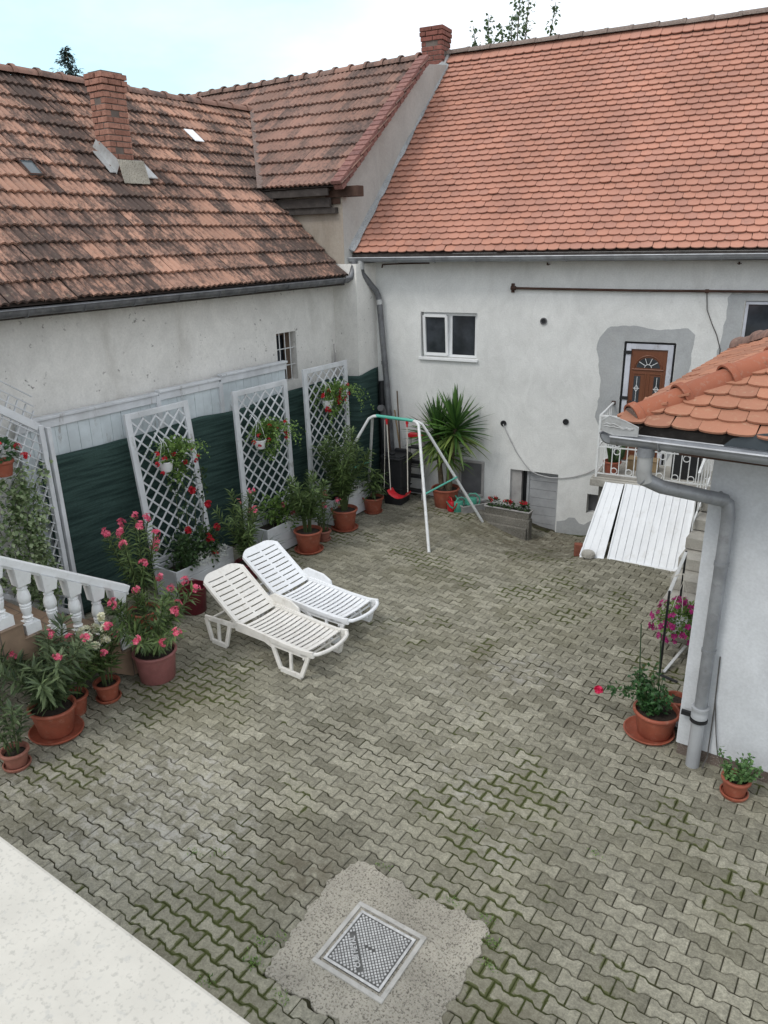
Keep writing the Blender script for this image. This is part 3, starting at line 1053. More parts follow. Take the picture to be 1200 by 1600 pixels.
# ================================================================== CORNER HOUSE
CH = thing('corner_house', 'taller house in the corner with a brown tile roof, stepped verge and bare plaster gable', 'house', (0, 0, 0))
GX, FY = -8.03, 10.5
E2Y, E2Z, R2Y, R2Z = 10.26, 5.25, 12.87, 7.36
sl2 = Vector((0, R2Y - E2Y, R2Z - E2Z))
L2 = sl2.length
sl2.normalize()
mb = MB()
mb.quad((-15, FY, 3.0), (WX, FY, 3.0), (WX, FY, E2Z + .1), (-15, FY, E2Z + .1))
mb.quad((WX, FY, 4.06), (GX, FY, 4.06), (GX, FY, E2Z + .1), (WX, FY, E2Z + .1))
mb.build('wall', MT['plaster_brown'], CH)
mb = MB()
gb = 2 * R2Y - FY
mb.add([(GX, FY, 3.9), (GX, FY, E2Z + .12), (GX, R2Y, R2Z - .04), (GX, 14.1, R2Z + .10), (GX, 14.1, 3.9)], [(0, 1, 2, 3, 4)])
mb.build('gable', MT['plaster_gable'], CH)
mb = MB()   # lower white corner pier facing the courtyard
PXc = -7.80
mb.quad((WX, FY, -.1), (PXc, FY, -.1), (PXc, FY, 4.06), (WX, FY, 4.06))
mb.quad((PXc, FY, -.1), (PXc, B0.y + .05, -.1), (PXc, B0.y + .05, 4.06), (PXc, FY, 4.06))
mb.quad((WX, FY, 4.06), (PXc, FY, 4.06), (PXc, B0.y + .05, 4.06), (WX, B0.y + .05, 4.06))
mb.build('corner_pier', MT['plaster_old'], CH)
mb = MB()
def P2(x, s, h=0.0):
    return (x, E2Y + sl2.y * s - sl2.z * h, E2Z + sl2.z * s + sl2.y * h)
mb.quad(P2(-17, 0, -.01), P2(-7.99, 0, -.01), P2(-7.99, L2, -.01), P2(-17, L2, -.01), mi=1)
mb.quad(P2(-17, L2, -.01), P2(-8.06, L2, -.01), (-8.06, 2 * R2Y - E2Y, E2Z), (-17, 2 * R2Y - E2Y, E2Z), mi=1)
t2 = MB()
def ok2(u, s):
    xx = -17 + u
    zz = E2Z + sl2.z * s
    xl = EX - (zz - EZ) / math.tan(LP)   # left roof plane at that height
    return xx > xl - 0.45 or zz > RZ - .1
grooved(t2, P2(-17, 0, 0), (1, 0, 0), sl2, 8.99, L2, gauge=L2 / 10, tw=0.2043, ok=ok2, ribs=2)
mb.add(t2.v, t2.f)
mb.r[-len(t2.f):] = t2.r
roof2 = mb.build('roof', [MT['tile_mid'], MT['tile_back']], CH)
mb = MB()
ridge_tiles(mb, (-8.0, R2Y, R2Z), (-15.2, R2Y, R2Z), 0.10, 0.37, flare=.025)
mb.build('ridge', MT['tile_mid'], roof2, smooth=50)
mb = MB()
nv = 26
for i in range(nv):
    s = L2 * (i + .5) / nv
    p = P2(-7.925, s, .055)
    R = Matrix.Rotation(math.atan2(sl2.z, sl2.y) - .12, 3, 'X')
    mb.box(p, (.20 + random.uniform(-.012, .012), L2 / nv * 1.25, .062), R)
    p = P2(-7.94, s, -.045)
    mb.box(p, (.17 + random.uniform(-.012, .012), L2 / nv * .92, .075), R)
mb.build('verge', MT['verge'], roof2, bevel=.006, seg=1)
mb = MB()   # valley flashing between the two roofs
va, vb = [], []
for zz in (5.22, 5.7, 6.2, 6.8):
    xl = EX - (zz - EZ) / math.tan(LP)
    yv = E2Y + (zz - E2Z) / (sl2.z / sl2.y)
    va.append((xl + .03, yv - .07, zz + .07))
    vb.append((xl + .09, yv + .03, zz + .07))
for i in range(3):
    mb.quad(va[i], vb[i], vb[i + 1], va[i + 1])
mb.build('valley_mortar', MT['valley'], roof2)
mb = MB()
mb.bb(-15, -8.16, E2Y + .03, E2Y + .06, E2Z - .13, E2Z - .02)
mb.bb(-15, -8.2, E2Y + .06, FY, E2Z - .05, E2Z - .03)
mb.bb(-9.9, -8.2, E2Y + .12, E2Y + .17, E2Z - .30, E2Z - .16)
mb.bb(-9.8, -8.12, FY - .09, FY - .004, E2Z - .40, E2Z - .31)
mb.build('eave_board', MT['eave_wood'], CH)
mb = MB()
mb.bb(-8.34, -7.68, FY - .06, FY + .12, E2Z - .16, E2Z + .0)
mb.bb(-8.30, -8.06, FY - .03, FY - .003, E2Z - .26, E2Z - .17)
mb.build('beam', MT['beam'], CH, bevel=.01)
mb = MB()
mb.tube([(-8.24, 10.38, 2.2), (-8.24, 10.38, 2.75)], .012, 6)
mb.tube([(-8.24, 10.41, 2.2), (-8.24, 10.41, 2.6)], .012, 6)
mb.build('conduit', MT['grey_light'], CH)

# ================================================================== BACK HOUSE (white, orange roof), local axes along its wall
BH = thing('back_house', 'white house with a bright orange scalloped tile roof across the back of the courtyard', 'house', tuple(B0), BANG)
holes = [(0.83, 1.85, 2.495, 3.265, 0.14), (4.22, 4.97, 1.02, 2.91, 0.12), (5.81, 6.9, 2.6, 3.53, 0.08),
         (2.51, 3.34, -0.42, 0.68, 0.16), (3.84, 4.11, 0.07, 0.41, 0.2)]
mb = MB()
wall_holes(mb, -0.35, 9.5, -0.9, 4.12, holes, 0.0)
mb.quad((9.5, 0, -.9), (9.5, 7, -.9), (9.5, 7, 4.12), (9.5, 0, 4.12))
mb.add([(9.5, -.2, 4.12), (9.5, 3.1, 7.5), (9.5, 6.4, 4.12)], [(0, 1, 2)])
bw = mb.build('wall', MT['plaster_white'], BH)
# window
def pvc_window(name, u0, u1, z0, z1, y, parent, mats, open_left=False):
    fw = .042
    mb = MB()
    for (a, b, c, d) in ((u0, u1, z0, z0 + fw), (u0, u1, z1 - fw, z1), (u0, u0 + fw, z0 + fw, z1 - fw), (u1 - fw, u1, z0 + fw, z1 - fw), ((u0 + u1) / 2 - .04, (u0 + u1) / 2 + .04, z0 + fw, z1 - fw)):
        mb.bb(a, b, y, y + .06, c, d)
    wn = mb.build(name, mats[0], parent, bevel=.004, seg=1)
    for i, (a, b) in enumerate(((u0 + fw, (u0 + u1) / 2 - .04), ((u0 + u1) / 2 + .04, u1 - fw))):
        mb = MB()
        if i == 0 and open_left:      # tilted sash
            t = .05
            c, d = z0 + fw, z1 - fw
            for (p, q) in (((a, c), (b, c)), ((a, d), (b, d)), ((a, c), (a, d)), ((b, c), (b, d))):
                f = lambda s: (s[0], y - .01 - (s[1] - c) / (d - c) * t, s[1])
                mb.bar(f(p), f(q), .045, .05, (0, 1, 0))
            sash = mb.build('sash', mats[0], wn)
            mb = MB()
            mb.quad((a + .02, y + .0, c + .02), (b - .02, y + .0, c + .02), (b - .02, y - t + .01, d - .02), (a + .02, y - t + .01, d - .02))
            mb.build('pane', MT['glass'], wn)
            mb = MB()
            mb.bb(b + .01, b + .03, y - .03, y - .002, (c + d) / 2 - .06, (c + d) / 2 + .03)
            mb.build('handle', mats[0], wn)
        else:
            mb.bb(a - .005, b + .005, y + .02, y + .03, z0 + fw - .005, z1 - fw + .005)
            mb.build('pane', MT['glass'], wn)
    # black sheet stands in for the unlit room behind the panes
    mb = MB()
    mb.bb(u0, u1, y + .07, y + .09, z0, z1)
    mb.build('dark_room_sheet', MT['black'], wn)
    return wn
w1 = pvc_window('window', 0.85, 1.83, 2.52, 3.25, 0.07, BH, [MT['pvc_white']], True)
w1['label'] = 'small white window with its left sash tilted open'
mb = MB()
mb.bb(0.80, 1.88, -.05, .07, 2.47, 2.515)
mb.build('sill', MT['pvc_white'], w1, bevel=.006)
w2 = pvc_window('window', 5.82, 6.89, 2.61, 3.52, 0.02, BH, [MT['frame_film']])
w2['label'] = 'new window with protective film still on its frame'
# render patches
def patch(name, inner, outer_fn, parent, y=-0.004, N=64):
    """ring of grey render between an opening and a ragged outline"""
    u0, u1, z0, z1 = inner
    cx, cz = (u0 + u1) / 2, (z0 + z1) / 2
    vs, fs = [], []
    ring_i, ring_o = [], []
    per = [(u0, z0), (u0, z1), (u1, z1), (u1, z0)]
    for k in range(N + 1):
        t = k / N * 3
        i = min(int(t), 2)
        f = t - i
        a, b = per[i], per[i + 1]
        p = (a[0] + (b[0] - a[0]) * f, a[1] + (b[1] - a[1]) * f)
        q = outer_fn(i, f)
        jj = .012
        q = (q[0] + random.uniform(-jj, jj), q[1] + random.uniform(-jj, jj))
        ring_i.append((p[0], y, p[1]))
        ring_o.append((q[0], y, q[1]))
    vs = ring_i + ring_o + [(p[0], 0.0, p[2]) for p in ring_o]
    m = N + 1
    for k in range(N):
        fs.append((k, k + 1, m + k + 1, m + k))
        fs.append((m + k, m + k + 1, 2 * m + k + 1, 2 * m + k))
    mb = MB()
    mb.add(vs, fs, .5)
    return mb.build(name, MT['plaster_patch'], parent)
def outer1(i, f):
    if i == 0: return (3.86 + .05 * math.sin(f * 5) + (.06 * sst((f - .85) / .15)), 1.72 + (3.04 - 1.72) * f) if f < .97 else (3.96, 3.10)
    if i == 1: return (3.97 + (5.14 - 3.97) * f, 3.12 + .02 * math.sin(f * 7))
    return (5.22 - .04 * math.sin(f * 3), 3.06 + (1.6 - 3.06) * f)
patch('render_patch', (4.215, 4.975, 1.02, 2.915), outer1, bw)
def outer2(i, f):
    if i == 0: return (5.56 + .03 * math.sin(f * 9), 1.6 + (3.6 - 1.6) * f)
    if i == 1: return (5.58 + 1.6 * f, 3.63)
    return (7.2, 3.6 - 2 * f)
patch('render_patch', (5.805, 6.905, 2.595, 3.535), outer2, bw)
# wall base scar at the cellar ramp
mb = MB()
pts = [(3.36, -.42), (3.36, -.15), (3.5, -.11), (3.56, -.05), (3.66, -.04), (3.74, -.13), (3.82, -.14), (3.92, -.06), (4.02, -.02), (4.25, .0), (4.25, -.5)]
mb.prism(pts, 'y', -.005, 0)
mb.build('render_patch', MT['plaster_patch'], bw)
# timber-look door
mb = MB()
D0, D1, DZ0, DZ1 = 4.22, 4.97, 1.02, 2.91
for (a, b, c, d) in ((D0 + .035, D0 + .11, DZ0, DZ1 - .035), (D1 - .11, D1 - .035, DZ0, DZ1 - .035), (D0 + .11, D1 - .11, DZ1 - .115, DZ1 - .035)):
    mb.bb(a, b, .02, .09, c, d)
fr = mb.build('door', MT['frame_film'], BH, bevel=.004, seg=1)
fr['label'] = 'brown upper door with a fan light and leaded panes'
mb = MB()
for (a, b, c, d) in ((D0, D0 + .035, DZ0, DZ1), (D1 - .035, D1, DZ0, DZ1), (D0 + .035, D1 - .035, DZ1 - .035, DZ1)):
    mb.bb(a, b, .05, .10, c, d)
for zz in (1.28, 2.02, 2.72):
    mb.bb(D0 - .03, D0 + .12, .004, .018, zz, zz + .05)
mb.build('door_seal', MT['black'], fr)
mb = MB()
l0, l1, lz1 = D0 + .11, D1 - .11, DZ1 - .115
mb.bb(l0, l1, .045, .08, DZ0 + .02, lz1)
# raised mouldings
cx = (l0 + l1) / 2
def frame_ring(a, b, c, d, t=.022):
    for q in ((a, b, c, c + t), (a, b, d - t, d), (a, a + t, c + t, d - t), (b - t, b, c + t, d - t)):
        mb.bb(q[0], q[1], .035, .0455, q[2], q[3])
for (a, b) in ((l0 + .05, cx - .015), (cx + .015, l1 - .05)):
    frame_ring(a, b, DZ0 + .10, DZ0 + .68)
    frame_ring(a, b, DZ0 + .76, DZ0 + 1.42)
arc = [(cx + .20 * math.cos(PI * k / 16), DZ0 + 1.475 + .205 * math.sin(PI * k / 16)) for k in range(17)]
mb.tube([(p[0], .042, p[1]) for p in arc], .012, 6)
mb.tube([(cx - .23, .042, DZ0 + 1.47), (cx + .23, .042, DZ0 + 1.47)], .014, 6)
leafd = mb.build('door_leaf', MT['wood_brown'], fr, bevel=.003, seg=1)
mb = MB()
arc2 = [(cx + .17 * math.cos(PI * k / 14), DZ0 + 1.50 + .15 * math.sin(PI * k / 14)) for k in range(15)]
mb.prism(arc2, 'y', .038, .0448)
for sx in (-1, 1):
    mb.bb(cx + sx * .145 - .045, cx + sx * .145 + .045, .038, .0448, DZ0 + .84, DZ0 + 1.37)
mb.build('door_glass', MT['glass'], leafd)
mb = MB()
for k in range(1, 5):
    an = PI * k / 5
    mb.tube([(cx + .05 * math.cos(an), .034, DZ0 + 1.50 + .05 * math.sin(an)), (cx + .165 * math.cos(an), .034, DZ0 + 1.50 + .145 * math.sin(an))], .0045, 5)
mb.tube([(cx + .05 * math.cos(PI * k / 8), .034, DZ0 + 1.50 + .05 * math.sin(PI * k / 8)) for k in range(9)], .0045, 5)
for sx in (-1, 1):
    x_ = cx + sx * .145
    mb.tube([(x_, .034, DZ0 + .85), (x_, .034, DZ0 + 1.36)], .004, 5)
    for zz in (DZ0 + .92, DZ0 + 1.18):
        mb.tube([(x_ - .03, .034, zz), (x_, .034, zz + .05), (x_ + .03, .034, zz), (x_, .034, zz - .05), (x_ - .03, .034, zz)], .005, 5)
        mb.tube([(x_ - .045, .034, zz), (x_ + .045, .034, zz)], .0035, 5)
mb.build('door_leading', MT['pvc_white'], leafd)
mb = MB()
mb.tube([(l0 + .05, .04, 2.0), (l0 + .05, -.01, 2.0), (l0 + .14, -.015, 2.0)], .01, 8)
mb.build('handle', MT['black_metal'], leafd)
# cellar door, half open
mb = MB()
for i in range(7):
    mb.bb(2.83, 3.30, .09, .12, -.42 + i * .153 + .003, -.42 + (i + 1) * .153 - .003)
mb.bb(2.79, 2.83, .07, .135, -.42, .66)
mb.bb(3.30, 3.34, .07, .135, -.42, .68)
cdoor = mb.build('cellar_door', MT['grey_door'], BH)
cdoor['label'] = 'low grey boarded cellar door, half hidden by the kerb'
mb = MB()
mb.bb(2.51, 2.70, .05, .15, -.42, .68)
mb.build('door_post', MT['grey_light'], cdoor)
mb = MB()
mb.bb(2.51, 3.34, .155, .17, -.42, .68)
mb.build('recess', MT['black'], cdoor)
# cellar niche
mb = MB()
mb.bb(3.84, 4.11, .17, .19, .07, .41)
mb.build('cellar_vent', MT['grey_plastic'], BH)
# cellar window panel beside the yucca
mb = MB()
mb.bb(1.62, 2.0, -.02, -.004, .16, .72)
pv_ = mb.build('cellar_window', MT['grey_plastic'], BH)
mb = MB()
for q in ((1.58, 2.04, .72, .76), (2.0, 2.04, .12, .72), (1.58, 1.62, .12, .72), (1.62, 2.0, .12, .16)):
    mb.bb(q[0], q[1], -.04, -.004, q[2], q[3])
mb.build('frame', MT['grey_light'], pv_)
# openings and hooks
for (u, z, r) in ((2.96, 3.17, .055), (2.36, 1.47, .05), (3.41, 1.59, .048)):
    mb = MB()
    mb.lathe([(r, 0), (r, .02), (r * .72, .022), (r * .68, .005)], (0, 0, 0), 16)
    o = mb.build('pipe_outlet', MT['grey_plastic'] if r > .05 else MT['black'], BH, smooth=40)
    o.rotation_euler = (PI / 2, 0, 0)
    o.location = (u, -.001, z)
    mb = MB()
    mb.lathe([(r * .66, .008), (r * .66, .009)], (0, 0, 0), 16)
    mb.build('opening', MT['black'], o)
for u in (2.99, 5.67):
    mb = MB()
    mb.tube([(u, 0, 4.02), (u, -.06, 4.02), (u, -.07, 4.05)], .012, 6)
    mb.lathe([(.03, 0), (.03, .01)], (u, -.005, 4.02), 8)
    mb.build('wall_hook', MT['rust'], BH)
mb = MB()
mb.tube([(2.47, -.05, 3.67), (4.3, -.055, 3.655), (6.6, -.05, 3.66)], .018, 8)
mb.tube([(2.42, -.05, 3.67), (2.5, -.05, 3.67)], .032, 8)
mb.box((2.44, -.01, 3.67), (.05, .02, .14))
for u in (5.3, 6.2):
    mb.box((u, -.03, 3.655), (.05, .06, .05))
mb.build('wall_pipe', MT['rust'], BH, smooth=40)
mb = MB()
mb.tube([(0.12, -.02, 3.98), (0.14, -.03, 4.03), (0.5, -.025, 4.045), (1.0, -.02, 4.05)], .012, 6)
mb.build('wall_pipe', MT['rust'], BH)
mb = MB()
mb.tube([(5.3, -.02, 3.64), (5.33, -.025, 3.4), (5.42, -.02, 3.2), (5.5, -.02, 3.05), (5.57, -.015, 2.85), (5.56, -.015, 2.6)], .007, 5)
mb.build('cable', MT['wire_dark'], BH)
mb = MB()
cpts = [(2.36, -.02, 1.46), (2.45, -.03, 1.28), (2.6, -.03, 1.02), (2.75, -.03, .82), (2.87, -.03, .70), (3.0, -.025, .645), (3.2, -.02, .615), (3.4, -.02, .63), (3.6, -.02, .68), (3.8, -.02, .76), (3.95, -.03, .86), (4.07, -.05, .95)]
mb.tube(cpts, .009, 6)
mb.build('cable', MT['wire'], BH)
# roof
BLEN = 4.85
c45 = math.sqrt(.5)
Bs = (0, c45, c45)
mb = MB()
def PB(u, s, h=0.0):
    return (u, -.33 + c45 * s - c45 * h, 4.215 + c45 * s + c45 * h)
def umin(s):
    return -.36 + .112 * c45 * s + .02
mb.quad(PB(umin(0), 0, -.012), PB(9.7, 0, -.012), PB(9.7, BLEN, -.012), PB(umin(BLEN), BLEN, -.012), mi=1)
mb.quad(PB(umin(BLEN), BLEN, -.012), PB(9.7, BLEN, -.012), (9.7, 2 * (-.33 + c45 * BLEN) + .33, 4.2), (umin(BLEN), 2 * (-.33 + c45 * BLEN) + .33, 4.2), mi=1)
t3 = MB()
biber(t3, PB(-.6, 0), (1, 0, 0), Bs, 10.3, BLEN - .13, gauge=.1315, tw=.166, ok=lambda u, s: -.6 + u > umin(s) + .02, jit=1.5)
mb.add(t3.v, t3.f)
mb.r[-len(t3.f):] = t3.r
# a last long course under the ridge
t4 = MB()
biber(t4, PB(-.6, BLEN - .27, .012), (1, 0, 0), Bs, 10.3, .2, gauge=.19, tw=.166, ok=lambda u, s: -.6 + u > umin(BLEN) + .05)
mb.add(t4.v, t4.f)
mb.r[-len(t4.f):] = t4.r
roof3 = mb.build('roof', [MT['tile_new'], MT['tile_back']], BH)
mb = MB()
ridge_tiles(mb, (9.7, -.33 + c45 * BLEN, 4.215 + c45 * BLEN + .0), (.04, -.33 + c45 * BLEN, 4.215 + c45 * BLEN), .12, .42, flare=.01, sq=.75)
mb.build('ridge', MT['mortar_ridge'], roof3, smooth=50)
mb = MB()     # mortar fillet against the gable
N = 24
vs = []
for k in range(N + 1):
    s = BLEN * .93 * k / N
    j1, j2 = random.uniform(-.02, .02), random.uniform(-.02, .02)
    tpr = 1 - .75 * sst((k / N - .35) / .4)
    vs += [PB(umin(s) - .09, s, (.27 + j1) * tpr + .02), PB(umin(s) + .03 + j1 * .5, s, .13 + j2 * .5), PB(umin(s) + .13 + j2, s, .058), PB(umin(s) - .09, s, .0)]
fs = []
for k in range(N):
    for q in (0, 1):
        fs.append((4 * k + q, 4 * k + q + 1, 4 * k + q + 5, 4 * k + q + 4))
fs.append((0, 1, 2, 3))
mb.add(vs, fs)
mb.build('roof_mortar', MT['mortar'], roof3)
mb = MB()
gutter_mesh(mb, (-.42, -.385, 4.145), (9.7, -.385, 4.165), .068)
gut = mb.build('gutter', MT['zinc'], BH, smooth=40)
mb = MB()
mb.bb(-.3, 9.6, -.32, -.30, 4.08, 4.205)
mb.bb(-.3, 9.6, -.30, .0, 4.105, 4.12)
mb.build('eave_board', MT['eave_wood'], BH)
mb = MB()
mb.tube([(-.09, -.385, 4.11), (-.09, -.385, 3.97)], .058, 12, mi=1)
mb.tube([(-.09, -.385, 3.99), (-.085, -.36, 3.90), (.05, -.12, 3.60), (.085, -.09, 3.48), (.10, -.09, 3.3), (.17, -.09, 2.4), (.20, -.09, 2.05)], .05, 12)
mb.tube([(.195, -.09, 2.07), (.26, -.09, 1.0), (.30, -.09, 0.0)], .058, 12)
mb.tube([(.165, -.09, 2.42), (.17, -.09, 2.36)], .058, 12)
mb.tube([(.09, -.09, 3.46), (.10, -.09, 3.38)], .056, 12, mi=1)
mb.build('downpipe', [MT['zinc_old'], MT['zinc_light']], BH, smooth=40)
mb = MB()
brick_stack(mb, (-.19, 3.0), .42, .42, 6.9, 8.12, .08, .25, ragged=.15, cb=.025)
ch2 = mb.build('chimney', [MT['brick_dark'], MT['joint_mortar']], BH, bevel=.004, seg=1)
mb = MB()
mb.bb(-.38, .015, 2.745, 2.785, 7.22, 7.46)
mb.bar((.05, 2.45, 7.06), (.05, 3.12, 7.73), .05, .05, (0, -1, 1))
mb.build('chimney_flashing', MT['zinc_light'], ch2)

# ================================================================== SMALL HOUSE (right, hipped roof, downpipe)
SH = thing('small_house', 'pale blue grey small house with hipped orange roof and a corner downpipe', 'house', (0, 0, 0))
HX, HY0, HY1, HZ = -1.74, 5.68, 9.95, 3.10
HP = math.radians(25.5)
tp = math.tan(HP)
WX0, WY0 = -1.12, 6.15
mb = MB()
mb.quad((WX0, WY0, .12), (6, WY0, .12), (6, WY0, 3.2), (WX0, WY0, 3.2), rnd=.5)
mb.quad((WX0, WY0, .12), (WX0, WY0, 3.2), (WX0, 9.5, 3.2), (WX0, 9.5, .12), rnd=.5)
mb.quad((WX0, 9.5, .12), (WX0, 9.5, 3.2), (6, 9.5, 3.2), (6, 9.5, .12), rnd=.5)
mb.build('wall', MT['plaster_blue'], SH)
mb = MB()
mb.bb(WX0 + .012, 6, WY0 + .012, 9.48, -.4, .125)
mb.build('plinth', MT['plinth'], SH)
mb = MB()
mb.bb(HX + .09, 6.2, HY0 + .09, HY1 - .05, HZ - .10, HZ - .085)
mb.bb(HX + .08, 6.2, HY0 + .07, HY0 + .09, HZ - .13, HZ + .0)
mb.bb(HX + .06, HX + .08, HY0 + .07, HY1, HZ - .13, HZ + .0)
mb.build('eave_board', MT['eave_wood'], SH)
# roof planes
half = (HY1 - HY0) / 2
ridge_z = HZ + half * tp
mb = MB()
A, Bp, C_, D_ = (HX, HY0, HZ), (6.4, HY0, HZ), (6.4, HY0 + half, ridge_z), (HX + half, HY0 + half, ridge_z)
E_, G_ = (HX, HY1, HZ), (6.4, HY1, HZ)
mb.add([A, Bp, C_, D_, E_, G_], [(0, 1, 2, 3), (0, 3, 4), (4, 3, 2, 5)], mi=1)
cp_, sp_ = math.cos(HP), math.sin(HP)
SL = half / cp_
for (O, ud, sd_, wd, ok) in (
        ((HX, HY0 - .05, HZ), (1, 0, 0), (0, cp_, sp_), 8.0, lambda u, s: u > s * cp_ - .02),
        ((HX - .05, HY1, HZ), (0, -1, 0), (cp_, 0, sp_), HY1 - HY0, lambda u, s: s * cp_ - .04 < u < (HY1 - HY0) - s * cp_ + .04)):
    t = MB()
    biber(t, O, ud, sd_, wd, SL, gauge=.155, tw=.192, ok=ok, th=.016, lift=.036, jit=2.0)
    mb.add(t.v, t.f)
    mb.r[-len(t.f):] = t.r
roofs = mb.build('roof', [MT['tile_small'], MT['tile_back']], SH)
mb = MB()
hd = Vector((1, 1, tp)).normalized()
a = Vector((HX + .07, HY0 + .07, HZ + .025))
ridge_tiles(mb, a, a + hd * 3.0, .105, .40, flare=.020, n=16, over=.03)
mb.build('hip_ridge', MT['ridge_small'], roofs, smooth=45)
mb = MB()
mb.tube([a - hd * .005, a + hd * .06], [.10, .085], 16)
mb.build('ridge_mortar', MT['mortar_ridge'], roofs, smooth=45)
mb = MB()
a = Vector((HX + .03, HY1 - .03, HZ + .04))
hd2 = Vector((1, -1, tp)).normalized()
ridge_tiles(mb, a, a + hd2 * 3.0, .10, .36, flare=.02, n=12)
ridge_tiles(mb, (HX + half - .1, HY0 + half, ridge_z + .03), (6.4, HY0 + half, ridge_z + .03), .10, .38)
mb.build('hip_ridge', MT['tile_mid'], roofs, smooth=45)
# lead apron sheets under the first course
mb = MB()
pts = [(-.93, .075), (-.86, .10), (-.74, .135), (-.66, .15), (6.2, .15), (6.2, .02), (-.98, .02)]
mb.prism([(p[0], HZ - .08 + p[1]) for p in pts], 'y', HY0 - .035, HY0 - .03)
mb.build('lead_apron', MT['lead'], roofs)
mb = MB()
gutter_mesh(mb, (HX - .02, HY0 - .09, HZ - .075), (6.3, HY0 - .09, HZ - .06), .07, brackets=.9)
gutter_mesh(mb, (HX - .05, HY0 - .09, HZ - .075), (HX - .05, HY1, HZ - .07), .07, brackets=.9)
gs = mb.build('gutter', MT['zinc'], SH, smooth=40)
mb = MB()
pl = [(HX - .10, HZ - .03), (HX - .10, HZ + .04), (HX - .04, HZ + .085), (HX + .07, HZ + .06), (HX + .18, HZ + .02), (HX + .18, HZ - .05), (HX, HZ - .06)]
mb.prism(pl, 'y', HY0 - .135, HY0 - .12)
for k, dz in enumerate((.012, .032)):
    mb.tube([(HX - .08 + .025 * i, HY0 - .138, HZ + .0 + dz * (1 if i < 5 else .4) - .012 + (.008 if i % 2 else 0)) for i in range(10)], .004, 5)
mb.tube([(p[0], HY0 - .134, p[1]) for p in pl + pl[:1]], .005, 5)
mb.build('corner_plate', MT['zinc_light'], gs)
mb = MB()
px, py = -1.50, HY0 - .09
mb.tube([(px, py, HZ - .13), (px, py, HZ - .20)], .064, 16)
mb.tube([(px, py, HZ - .18), (px, py, HZ - .34), (px + .02, py + .012, HZ - .40)], .058, 16, mi=1)
mb.tube([(px - .01, py - .01, HZ - .37), (px + .12, py + .09, HZ - .45), (-.98, WY0 - .10, 2.50)], .054, 16)
mb.tube([(-1.04, WY0 - .12, 2.53), (-.96, WY0 - .09, 2.47), (-.945, WY0 - .085, 2.36), (-.945, WY0 - .085, .62)], .053, 16)
for zz in (1.95, 1.15):
    mb.tube([(-.945, WY0 - .085, zz), (-.945, WY0 - .085, zz + .03)], .059, 16)
dpipe = mb.build('downpipe', [MT['zinc'], MT['zinc_light']], SH, smooth=40)
mb = MB()
mb.lathe([(.058, 0), (.058, .50), (.070, .505), (.070, .54), (.066, .545), (.066, .58), (.071, .585), (.071, .61), (.055, .615)], (-.945, WY0 - .085, 0), 20)
mb.build('drain_socket', MT['pvc_grey'], dpipe, smooth=40)
mb = MB()
mb.lathe([(.075, 0), (.075, .025)], (-.945, WY0 - .085, .47), 16)
mb.box((-1.06, WY0 - .05, .485), (.08, .03, .04))
mb.build('pipe_clip', MT['black'], dpipe)
mb = MB()
mb.tube([(-.86, WY0 - .02, 1.1), (-.845, WY0 - .02, .6), (-.84, WY0 - .03, .1), (-.86, WY0 - .1, .01)], .006, 5)
mb.tube([(-.85, WY0 - .02, .7), (-.80, WY0 - .025, .35), (-.76, WY0 - .03, .14)], .005, 5)
mb.build('cable', MT['wire_dark'], SH)
mb = MB()
mb.bar((-1.30, HY0 + .10, HZ - .19), (3, HY0 + .10, HZ - .19), .05, .03)
mb.bar((-1.30, HY0 + .10, HZ - .19), (-1.18, HY0 + .35, HZ - .05), .05, .03)
mb.build('eave_bar', MT['beam'], SH)

# ================================================================== BALCONY on the back house
BA = thing('balcony', 'small balcony with white metal railing of bars and rings under the brown upper door', 'balcony', tuple(B0), BANG)
BU0, BU1, BD, BZ = 4.12, 5.85, -1.0, 1.03
mb = MB()
mb.bb(BU0 - .05, BU1 + .1, BD - .04, -.004, BZ - .13, BZ - .02)
mb.bb(BU0 - .02, BU1 + .1, BD, -.004, BZ - .02, BZ)
mb.build('slab', MT['concrete_pale'], BA, bevel=.012)
mb = MB()
mb.bb(BU0 + .06, BU0 + .26, BD + .12, -.004, -.6, BZ - .135)
mb.bb(BU0 + .26, BU1 + .1, BD + .10, BD + .28, BZ - .36, BZ - .135)
mb.bb(BU1 - .1, BU1 + .1, BD + .28, -.004, -.6, BZ - .135)
mb.build('base', MT['concrete_dark'], BA)
mb = MB()
def ring(c, r, ax, rr=.007, n=14):
    pts = []
    for k in range(n + 1):
        an = 2 * PI * k / n
        if ax == 'u': pts.append((c[0] + r * math.cos(an), c[1], c[2] + r * math.sin(an)))
        else: pts.append((c[0], c[1] + r * math.cos(an), c[2] + r * math.sin(an)))
    mb.tube(pts, rr, 5, cap=False)
zt, zm, zb = BZ + .93, BZ + .47, BZ + .06
fu0, fy0 = BU0 + .02, BD + .03
mb.bar((fu0, fy0, zt), (BU1, fy0, zt), .03, .022)
for zz in (zm, zb):
    mb.bar((fu0, fy0, zz), (BU1, fy0, zz), .018, .016)
mb.bar((fu0, fy0, zt), (fu0, -.02, zt), .03, .022)
for zz in (zm, zb):
    mb.bar((fu0, fy0, zz), (fu0, -.02, zz), .018, .016)
mb.bar((fu0, fy0, BZ), (fu0, fy0, zt), .028, .028)
mb.bar((BU1, fy0, BZ), (BU1, fy0, zt), .028, .028)
n = 15
